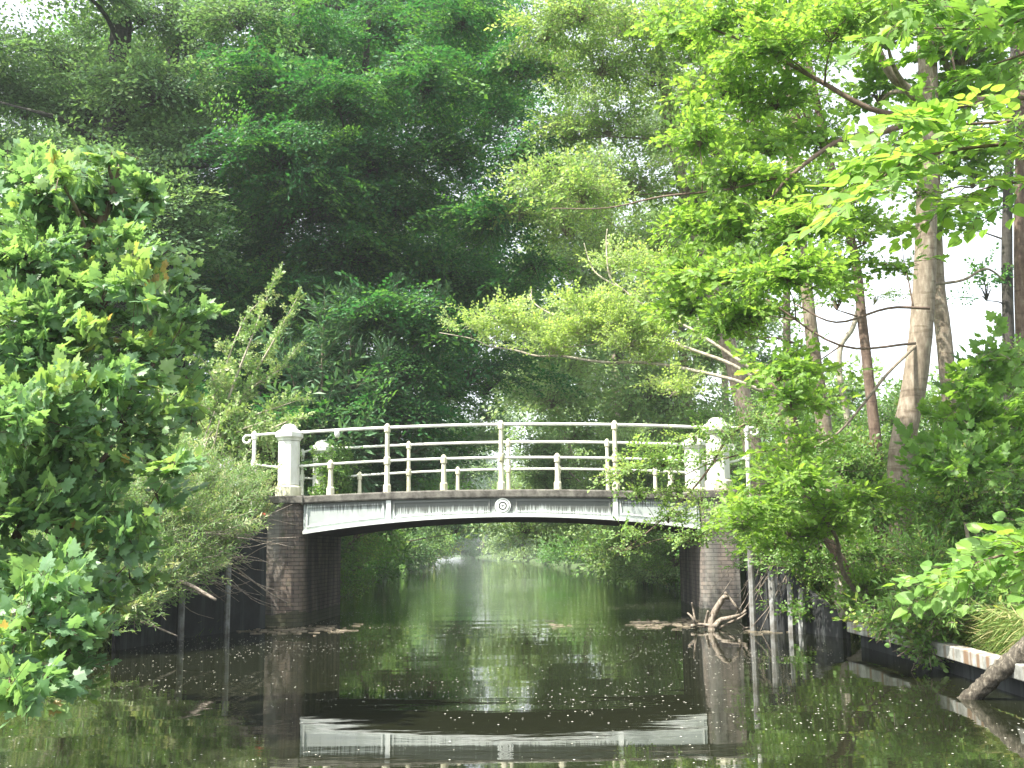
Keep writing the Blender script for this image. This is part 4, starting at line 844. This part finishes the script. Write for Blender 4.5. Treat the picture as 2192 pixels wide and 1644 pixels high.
mk('alder leaning over the bridge with long pale bare limbs and clusters of round leaves', 'alder_tree', [(1790, 1300, 14.2), (1750, 1100, 14.2), (1700, 930, 14.1), (1650, 835, 14), (1620, 790, 14)], [.075, .06, .05, .04, .025], AB, 'alder', 'alder', 'bark_pale',
   lift=.5, limb_r=.006, zmin=-.2, inner=.15, tint0=.95, tvar=.2, nrm=.5, scale=(.45, .8), twig_r=.003, extra_tubes=ABr)
AB3 = [pb(x, y, Yy, r, rz, int(n * (.6 if 1460 < x < 1600 and y < 1000 else .85))) for x, y, Yy, r, rz, n in
       [(1350, 1005, 12, 45, 25, 12), (1420, 990, 12, 50, 28, 16), (1380, 960, 12, 40, 22, 9), (1450, 1060, 12, 45, 25, 12), (1370, 1060, 12, 40, 22, 10), (1430, 1110, 12, 50, 25, 14), (1500, 1080, 11.8, 40, 25, 10), (1350, 1140, 12, 36, 20, 8), (1480, 1150, 11.8, 50, 22, 12),
        (1540, 1100, 11.6, 40, 22, 8), (1530, 980, 11.8, 50, 28, 12), (1490, 940, 12, 50, 25, 12), (1560, 930, 11.8, 50, 28, 12), (1620, 900, 11.8, 60, 30, 14), (1330, 1180, 12, 24, 14, 4), (1310, 1020, 12, 20, 14, 3)]]
mk('drooping alder spray hanging across the right end of the bridge railing and girder', 'alder_sapling', [(1760, 1340, 12.6), (1740, 1100, 12.3), (1700, 900, 12), (1650, 820, 11.9)], [.06, .05, .04, .02], AB3, 'alder', 'alder', 'bark_brown',
   lift=-.1, limb_r=.006, zmin=-.3, inner=.1, tint0=.5, tvar=.2, nrm=.5, scale=(.4, .75), twig_r=.003,
   extra_tubes=[(T3([(1700, 880, 12), (1600, 905, 11.9), (1550, 950, 11.9), (1520, 1000, 11.9), (1480, 1050, 11.9), (1420, 1110, 12), (1360, 1160, 12), (1320, 1190, 12)]), .02, .004), (T3([(1680, 960, 12), (1600, 970, 11.9), (1540, 985, 11.9), (1500, 1000, 11.9), (1440, 1030, 12)]), .012, .004)])

# tall pale alder wall right of centre, behind the bridge
AL = [pb(x + rng.normal(0, 10), y + rng.normal(0, 10), 19.5 + rng.uniform(-1.5, 1.5), r, 60, int(r * r / 190)) for x, y, r in
      [(1150, 60, 90), (1240, 20, 100), (1350, 40, 110), (1450, 60, 110), (1180, 160, 80), (1280, 140, 110), (1400, 170, 110), (1500, 200, 100), (1200, 280, 90), (1310, 270, 110), (1430, 300, 110), (1160, 390, 80), (1250, 400, 100), (1360, 410, 110), (1470, 430, 90),
       (1110, 440, 50), (1200, 480, 90), (1300, 500, 80), (1410, 520, 80), (1550, 100, 110), (1560, 320, 110), (1200, -60, 100), (1400, -70, 110)]]
mk('tall yellow-green alder with fine leaves right of the beech above the bridge', 'alder_tree', [(1640, 1250, 20), (1600, 900, 20), (1520, 600, 20), (1440, 300, 20), (1400, 0, 20), (1370, -300, 20)], [.2, .17, .14, .1, .07, .03], AL, 'alder_fine', 'alder', 'bark',
   lift=0, limb_r=.05, zmin=-.4, inner=.1, tint0=.55, tvar=.2, nrm=.5, scale=(.6, 1.1), twig_r=.0035)

# hazy trees further along the right bank
def far_tree(label, px, Y, top, bot, wpx, key, lm, n, tint0=.5, name='broadleaf_tree', bm='bark', rr=(.2, .05), cat=None, dens=1.0, seedy=0):
    x0, _, z1 = at(px, top, Y); _, _, z0 = at(px, bot, Y); z0 = max(z0, .3); xb = land(x0, Y, .5); wm = wpx * mpp(Y) / 2; blobs = []
    for i in range(n):
        f = (i + .5) / n; z = z0 + (z1 - z0) * (f ** .9); ww = wm * (1 - .55 * max(0, f - .45) / .55 if f > .45 else 1); r = wm * rng.uniform(.32, .5)
        q = rng.uniform(0, 6.28); d = max(ww - r * .8, .1) * math.sqrt(rng.random())
        blobs.append(((x0 + math.cos(q) * d, Y + math.sin(q) * d * .8, z - r * .3), r, r, r * .6, int(dens * (r / SPR[key][0]['L']) ** 2 * 34 + 6)))
    g = gz(xb, Y); P = [np.array((xb, Y, g - .2)), np.array((xb * .5 + x0 * .5 + wm * .08, Y, g + (z1 - g) * .4)), np.array((x0 - wm * .05, Y, z1 - (z1 - g) * .1))]
    return tree(name, label, cat or ('bush' if 'bush' in name else 'tree'), (xb, Y, max(g, 0)), P, [rr[0], rr[0] * .7, rr[1]], blobs, key, M[lm], M[bm], lift=.15, limb_r=.04, zmin=-.5, inner=.2, tint0=tint0, nrm=.5, twig_r=.01)
far_tree('pale hazy willow filling the middle just right of the beech', 1240, 34, 330, 1130, 420, 'far', 'hazy', 26, .7)
far_tree('pale willow leaning over the canal right of the hazy middle', 1440, 30, 420, 1120, 380, 'far', 'hazy', 24, .6)
far_tree('mid green tree behind the right bridge pillar with the sky beside it', 1600, 32, 560, 1100, 260, 'far', 'hazy', 16, .45)
far_tree('hazy grey-green tree standing in the gap between beech and willow', 1120, 55, 560, 1130, 220, 'far', 'hazy', 18, .75)
far_tree('pale tree far down the right bank above the bridge deck', 1330, 62, 640, 1140, 320, 'far', 'hazy', 18, .85)
far_tree('tall pale green tree far behind the alder, high above the right half of the bridge', 1260, 48, -150, 900, 420, 'far', 'hazy', 24, .9, dens=.5)
far_tree('tall pale green tree far behind the alder, above the right bridge pillar', 1500, 50, -150, 950, 400, 'far', 'hazy', 22, .9, dens=.45)
far_tree('tall dusky tree behind the beech, filling behind its trunk', 700, 42, -100, 1100, 620, 'far', 'beech', 36, .9, dens=.9)
far_tree('tall dusky tree behind the airy tree at the upper left', 250, 38, 60, 1100, 620, 'far', 'beech', 34, 1.0, dens=1.1)
far_tree('green tree behind the beech skirt and the hazy gap', 1000, 48, 420, 1130, 300, 'far', 'hazy', 24, .2, dens=1.2)
far_tree('dusky tree closing the far bend of the canal', 985, 170, 900, 1180, 170, 'vfar', 'dark', 16, .8)
far_tree('lighter tree on the inner side of the far bend', 1075, 130, 860, 1175, 130, 'vfar', 'hazy', 14, .7)
far_tree('dark tree on the left bank far beyond the beech', 930, 95, 760, 1165, 190, 'vfar', 'beech', 16, .8)
far_tree('tall tree far behind, above the middle of the railing', 1180, 100, 700, 1160, 230, 'vfar', 'hazy', 16, .6)
far_tree('second dusky tree beyond the far bend behind the first', 1030, 230, 960, 1183, 180, 'vfar', 'dark', 12, .9)
# bushes along the water's edge beyond the bridge
ORD = ['first', 'second', 'third', 'fourth', 'fifth', 'sixth', 'seventh', 'eighth', 'ninth', 'tenth', 'eleventh', 'twelfth', 'thirteenth']
def bank_bush(label, x0, Y, wid, hgt, key, lm, tt, over, group=None, dens=1.0):
    L, Rr = edges(Y); side = 1 if x0 > (L + Rr) / 2 else -1; blobs = []; n = 11
    for i in range(n):
        f = (i + .5) / n; r = wid * rng.uniform(.22, .32); z = .12 + r * .35 + (hgt - r) * f; x = x0 + rng.uniform(-.5, .5) * wid * .7 - side * over * (1 - f * .7); y = Y + rng.uniform(-.5, .5) * wid
        blobs.append(((x, y, z), r, r, r * .65, int(dens * (r / SPR[key][0]['L']) ** 2 * 44 + 8)))
    xb = land(x0, Y, .4); g = gz(xb, Y)
    tree('bush', label, 'bush', (xb, Y, g), [np.array((xb, Y, g - .1)), np.array((xb, Y, g + hgt * .3)), np.array((xb, Y, g + hgt * .6))], [.05, .04, .02], blobs, key, M[lm], M['bark'],
         lift=0, limb_r=.03, zmin=-.6, inner=.1, tint0=tt, nrm=.5, twig_r=.006, group=group)
rows = [(20.6, 1.9, 2.3), (23, 2.4, 2.6), (26.3, 2.8, 2.9), (30.5, 3.2, 3.5), (36, 3.8, 3.9), (43, 4.4, 4.4), (52, 5.2, 4.4), (64, 6.2, 5), (79, 7.5, 5.6), (98, 9, 6.5), (122, 11, 7.5), (152, 13, 9), (188, 15, 11)]
looks = [[('dark', .7, 'dark green'), ('shrub', .3, 'leafy'), ('shrub', .6, 'bright edged'), ('beech', .9, 'deep green'), ('shrub', .2, 'mid green'), ('dark', .9, 'dusky'), ('hazy', .4, 'hazy')],
         [('beech', .9, 'deep green'), ('dark', .9, 'dark overhanging'), ('shrub', .4, 'fresh green'), ('hazy', .8, 'sunny bright'), ('hazy', .9, 'light green'), ('shrub', .3, 'fresh green'), ('hazy', 1.0, 'pale')]]
for si, side in enumerate((-1, 1)):
    for i, (Y, wd, ht) in enumerate(rows):
        L, Rr = edges(Y); x0 = (Rr + wd * .40) if side > 0 else (L - wd * .40); lm, tt, adj = looks[si][i % 7]
        bank_bush(f"{adj} bush, {ORD[i]} from the bridge along the {'right' if side > 0 else 'left'} bank beyond the arch", x0, Y, wd, ht, 'shrub' if Y < 34 else 'far' if Y < 90 else 'vfar', lm, tt, (.85 if side > 0 and 25 < Y < 70 else .40), 'bushes along the banks beyond the bridge', .8 if Y < 34 else 1)
for lab, px, Y, tp, bt, wd, lm, tt, key in [
    ('green bush behind the middle of the front railing', 1170, 30, 930, 1100, 200, 'hazy', .5, 'shrub'), ('green bush behind the right half of the railing', 1330, 26, 920, 1100, 240, 'hazy', .7, 'shrub'),
    ('dark green bush behind the left half of the railing below the beech', 860, 25, 930, 1110, 240, 'beech', .7, 'shrub'), ('green bush behind the right rear bridge pillar', 1500, 22.5, 880, 1090, 190, 'shrub', .3, 'shrub'),
    ('broad dusky bush closing the far end of the canal', 990, 235, 1070, 1186, 150, 'hazy', .3, 'vfar'), ('second broad dusky bush closing the far end of the canal, to the right', 1060, 250, 1080, 1186, 130, 'dark', .8, 'vfar')]:
    far_tree(lab, px, Y, tp, bt, wd, key, lm, 12, tt, 'bush', 'bark', (.05, .02), 'bush', 1.0)

# ---- right bank undergrowth
ug = [('large-leaved maple sapling on the right bank at the right edge', 2080, 10.2, [(2080, 820, 70, 12), (2140, 880, 80, 20), (2060, 900, 70, 16), (2150, 980, 80, 20), (2060, 1000, 80, 20), (1990, 960, 40, 6), (2120, 760, 40, 5)], 'maple_small', 'oak', .15),
      ('dense mid green bramble clump right of the stout trunk', 2080, 11.0, [(2050, 1080, 90, 50), (2150, 1080, 90, 50), (2020, 1160, 80, 40), (2120, 1180, 90, 50), (2190, 1180, 80, 40), (2000, 1060, 50, 20)], 'shrub', 'shrub', .25),
      ('lower bramble clump at the water edge right of the stout trunk', 2060, 9.9, [(2040, 1250, 90, 50), (2130, 1270, 90, 50), (2010, 1310, 70, 34), (2090, 1340, 80, 36), (2160, 1340, 70, 34), (1990, 1210, 50, 18)], 'reedy', 'shrub', .45),
      ('shady bush left of the stout trunk behind the bright sapling', 1840, 13.6, [(1800, 1000, 80, 44), (1870, 1020, 70, 40), (1930, 1130, 50, 24), (1750, 1090, 80, 40), (1850, 1120, 80, 46), (1720, 1190, 70, 34), (1800, 1220, 80, 40), (1700, 1120, 60, 26), (1880, 960, 60, 26)], 'shrub', 'shrub', .3),
      ('leafy bush between the brown trunk and the stout trunk', 1900, 12.0, [(1860, 1180, 60, 26), (1880, 1260, 60, 26), (1840, 1290, 60, 22), (1900, 1100, 50, 16)], 'shrub', 'shrub', .35),
      ('bush at the foot of the grey posts beside the right board wall', 1720, 15.2, [(1660, 1200, 60, 30), (1720, 1240, 50, 22), (1640, 1150, 50, 24), (1690, 1280, 40, 14), (1620, 1110, 40, 16)], 'reedy', 'shrub', .5),
      ('leafy tangle hanging over the right board wall between the bridge and the pale stem', 1680, 14.6, [(1650, 1150, 50, 26), (1700, 1170, 60, 34), (1750, 1210, 60, 34), (1690, 1230, 50, 22), (1740, 1270, 50, 22), (1640, 1200, 36, 12), (1780, 1290, 50, 20), (1720, 1310, 36, 10)], 'shrub', 'shrub', .35),
      ('leafy plants spilling over the whitewashed edging right of the stout trunk', 2060, 9.6, [(1985, 1385, 30, 12), (1960, 1345, 46, 22), (1900, 1335, 34, 12), (2110, 1370, 36, 12), (2180, 1375, 36, 12), (2070, 1345, 60, 28), (2150, 1330, 50, 20)], 'shrub', 'shrub', .5),
      ('bright leafy bush at the foot of the stout trunk', 1960, 11.8, [(1990, 1200, 50, 24), (1930, 1290, 50, 22), (1880, 1320, 50, 20), (2010, 1120, 50, 22), (1860, 1250, 44, 16), (1970, 1330, 50, 20)], 'shrub', 'oak', .35),
      ('pale feathery bush filling the right edge below the dark pair of trunks', 2160, 12.5, [(2140, 820, 70, 26), (2180, 900, 80, 34), (2080, 980, 70, 26), (2190, 1020, 80, 34), (2110, 1080, 80, 34), (2020, 1040, 50, 16), (2190, 760, 50, 14)], 'shrub', 'shrub', .45),
      ('thicket behind the trunks left of the white sky gap', 1720, 17.5, [(1660, 900, 70, 40), (1740, 930, 80, 46), (1690, 1000, 80, 44), (1640, 840, 50, 20), (1830, 930, 70, 34), (1780, 1000, 70, 34), (1640, 980, 60, 30)], 'shrub', 'shrub', .2),
      ('thicket behind the stout trunk below the white sky gap', 2000, 17, [(1920, 900, 70, 36), (2000, 880, 80, 40), (2090, 900, 80, 40), (1900, 990, 80, 40), (2010, 1000, 90, 50), (2120, 1000, 90, 50), (2180, 900, 60, 30)], 'shrub', 'shrub', .3)]
for lab, px, Y, bb, key, lm, tt in ug:
    x0 = at(px, 1200, Y)[0]; g = gz(x0, Y)
    tree('bush' if 'maple' not in lab else 'maple_sapling', lab, 'bush' if 'maple' not in lab else 'sapling', (x0, Y, g), [np.array((x0, Y, g - .1)), np.array((x0 + .1, Y, g + .4)), np.array((x0 + .05, Y, g + 1.0))], [.04, .03, .015],
         [pb(x, y, Y + rng.uniform(-.7, .7), r, r * .7, n) for x, y, r, n in bb], key, M[lm], M['bark'], lift=.35, limb_r=.015, zmin=-.4, inner=.1, tint0=tt, nrm=.5, twig_r=.004, scale=(.6, 1.05))
# far shrubs low against the sky on the right
for lab, px, Y, tp, wd in (('wispy low bush under the open sky behind the pale twisted stem', 1800, 26, 800, 190), ('low bush under the open sky right of the stout trunk', 2080, 28, 790, 220), ('low bush under the open sky left of the stout trunk', 1930, 30, 830, 160), ('thin low bush under the open sky beside the grey trunk', 1700, 27, 790, 150)):
    far_tree(lab, px, Y, tp, 1120, wd, 'far', 'hazy', 12, .4, 'bush', 'bark', (.06, .02), 'bush', .8)

# near lime twigs at the right edge
def twiggy(label, name, cat, specs, key, lm, bm, tint0, tvar=.15, sc=(.7, 1.1)):
    base = specs[0][0][0]; root = thing(name, label, cat, tuple(base)); mb = MB(); P, A, N, S0 = [], [], [], []
    for pts, r0, n in specs:
        q = smooth_path(pts, 6); mb.tube(q, np.linspace(r0, r0 * .3, len(q)), 7, .05); q = np.array(q)
        for i in range(n):
            t = (i + rng.random()) / n * .85 + .15; j = t * (len(q) - 1); a = int(j); p = q[a] + (q[min(a + 1, len(q) - 1)] - q[a]) * (j - a); d = q[min(a + 2, len(q) - 1)] - q[max(a - 1, 0)]; d /= np.linalg.norm(d) + 1e-9
            sdv = np.cross(d, (0, 0, 1)) * (1 if i % 2 else -1); ax = d * .7 + sdv * rng.uniform(.3, .9) + np.array((0, 0, rng.normal(0, .2))); P.append(p); A.append(ax); N.append(np.array((0, -.35, 1.)) + rng.normal(0, .25, 3)); S0.append(rng.uniform(*sc))
    wood = []; place(root, key, P, A, N, M[lm], S0, tint0, tvar, wood=wood, name='foliage'); st = mb.build('stem', M[bm], root, smooth=True, world=True)
    tw = trimesh('side_twigs', wood[0][0], wood[0][1], M[bm], st); tw.data.transform(Matrix.Translation(-Vector(root.location)))
twiggy('big-leaved lime twigs glowing in the sun at the upper right edge', 'lime_branch', 'branch',
       [(sh([(2350, 250), (2200, 300), (2050, 320), (1930, 350), (1850, 420)], 4.9, 4.7), .012, 12), (sh([(2350, 230), (2200, 255), (2080, 265), (1990, 260), (1930, 290)], 4.9, 4.7), .010, 10), (sh([(2350, 330), (2230, 380), (2120, 400), (2040, 430)], 5.0, 4.9), .008, 6)], 'lime', 'lime', 'bark_brown', .6, .15, (.6, 1.0))
twiggy('big-leaved lime twigs in the sun low at the right edge above the log', 'lime_branch', 'branch',
       [(sh([(2420, 1130), (2320, 1150), (2230, 1175), (2140, 1190), (2030, 1230)], 4.9, 4.7), .012, 12), (sh([(2420, 1060), (2330, 1090), (2260, 1120), (2190, 1170)], 5.0, 4.8), .010, 7)], 'lime', 'lime', 'bark_brown', .55, .15, (.5, .85))
twiggy('dark-edged maple twigs hanging into the top right corner', 'maple_branch', 'branch',
       [(sh([(2360, -60), (2240, 20), (2120, 60), (2000, 60)], 6.2, 6.0), .014, 7), (sh([(2360, 40), (2260, 90), (2150, 130), (2050, 160)], 6.2, 6.0), .012, 6), (sh([(2300, -200), (2180, -60), (2060, -20), (1940, 20)], 6.2, 6.0), .014, 7)], 'maple_small', 'oak', 'bark_brown', .3, .15, (.8, 1.2))

# ------------------------------------------------------------------ ground cover, grass, floating things
def cover(name, label, regions, key_shape, size, lm, tint0, cat=None, up=1.0, normal_up=False):
    V, F = leaf_shape(key_shape); P = []
    for (x0, x1, y0, y1, n, side) in regions:
        y = rng.uniform(y0, y1, n); L, Rr = edges(y); t = rng.uniform(x0, x1, n) ; x = np.where(side > 0, Rr + t, L - t); P.append(np.stack([x, y, ground_z(x, y)], 1))
    P = np.concatenate(P); k = len(P); A = np.stack([rng.normal(0, .5, k), rng.normal(0, .5, k), np.full(k, up)], 1); N = rng.normal(0, 1, (k, 3)) + (np.array((0, 0, 1.5)) if normal_up else 0)
    s = size * rng.uniform(.5, 1.3, k); Mx = frames(A, N) * s[:, None, None]; P[:, 2] += rng.uniform(-.02, .02 if not normal_up else .22, k)
    X, G, T = instance(V, F, Mx, P, tint0 + rng.normal(0, .25, k)); tag(trimesh(name, X, G, M[lm], None, T, smooth=False), label, cat, kind='stuff')
cover('grass', None, [(-.02, .8, 7, 16, 26000, 1), (-.02, 1.0, 11, 16.4, 22000, -1), (0, 4, 19, 40, 16000, 1), (0, 4, 19, 40, 16000, -1), (.5, 5, 15.5, 20, 8000, -1), (.5, 5, 15.5, 20, 8000, 1)], 'blade', .30, 'grass', .4)
cover('ground_cover', None, [(.1, 4, 7, 17, 20000, 1), (.1, 4, 7, 17, 14000, -1), (0, 6, 19, 60, 34000, 1), (0, 6, 19, 60, 34000, -1)], 'oval', .09, 'shrub', .3, up=.2, normal_up=True)
# dry roots and grass hanging over the edging beam
V, F = leaf_shape('blade'); k = 7000; y = rng.uniform(8, 14.5, k); x = edges(y)[1] + rng.uniform(-.03, .1, k); P = np.stack([x, y, np.full(k, .30) + rng.uniform(-.05, .25, k)], 1)
A = np.stack([rng.normal(-.7, .4, k), rng.normal(0, .5, k), rng.normal(-.8, .6, k)], 1); X, G, T = instance(V, F, frames(A, rng.normal(0, 1, (k, 3))) * rng.uniform(.1, .30, k)[:, None, None], P, rng.normal(.5, .25, k))
keep = None; tag(trimesh('dry_grass', X, G, M['grass'], None, T, smooth=False), kind='stuff')
# petals and seed fluff on the water
k = 34000; y = 4.2 + 22 * rng.random(k) ** 1.5; L, Rr = edges(y); x = L + (Rr - L) * rng.random(k)
dr = np.sin(x * 1.3 + 1.1 * np.sin(y * .9)) + np.sin(y * 1.7 + x * .6) + .8 * np.sin(x * 3.1 - y * 2.3); kp = rng.random(k) < np.clip(.18 + .16 * dr, .03, 1); x, y = x[kp], y[kp]; k = len(x)
s = np.minimum(rng.lognormal(-5.5, .5, k), .0075) * (.6 + y / 18)
q = rng.uniform(0, 6.28, k); V = np.array([(1, 0, 0), (.3, .8, 0), (-.9, .4, 0), (-.6, -.7, 0), (.5, -.8, 0)]); F = np.array([(0, 1, 2), (0, 2, 3), (0, 3, 4)])
Mx = np.zeros((k, 3, 3)); Mx[:, 0, 0] = np.cos(q) * s; Mx[:, 0, 1] = -np.sin(q) * s; Mx[:, 1, 0] = np.sin(q) * s; Mx[:, 1, 1] = np.cos(q) * s; Mx[:, 2, 2] = 1
X, G, _ = instance(V, F, Mx, np.stack([x, y, np.full(k, .004)], 1)); tag(trimesh('floating_petals', X, G, M['petal'], smooth=False), kind='stuff')
# lines of twigs and scum drifted against the bridge
P0, P1 = [], []
for cx0, cx1, cy, n in ((500, 740, 1350, 110), (1360, 1500, 1336, 130), (1600, 1700, 1352, 16), (760, 800, 1340, 6), (1180, 1220, 1338, 8)):
    for i in range(n):
        a = wp(rng.uniform(cx0, cx1), cy + rng.normal(0, 4.5)); d = rng.normal(0, .07, 2) * np.array((1.4, .6)); P0.append((a[0], a[1], .006)); P1.append((a[0] + d[0], a[1] + d[1], .008))
X, G = segs(P0, P1, .0045, .0025); tag(trimesh('floating_debris', X, G, M['scum'], smooth=False), kind='stuff')
print('TRIS', sum(len(o.data.polygons) for o in bpy.data.objects if o.type == 'MESH'))

# ------------------------------------------------------------------ haze box added for pale distance and veiling glare
hm = bpy.data.materials.new('haze'); hm.use_nodes = True; n_ = hm.node_tree.nodes; n_.remove(n_['Principled BSDF']); pv = n_.new('ShaderNodeVolumePrincipled')
pv.inputs['Color'].default_value = (.86, .93, .95, 1); pv.inputs['Density'].default_value = .0009; pv.inputs['Anisotropy'].default_value = .2
hm.node_tree.links.new(pv.outputs[0], n_['Material Output'].inputs['Volume'])
mb = MB(); mb.box(-720, 720, -80, 920, -3.0, 40); tag(mb.build('haze', hm), kind='stuff')
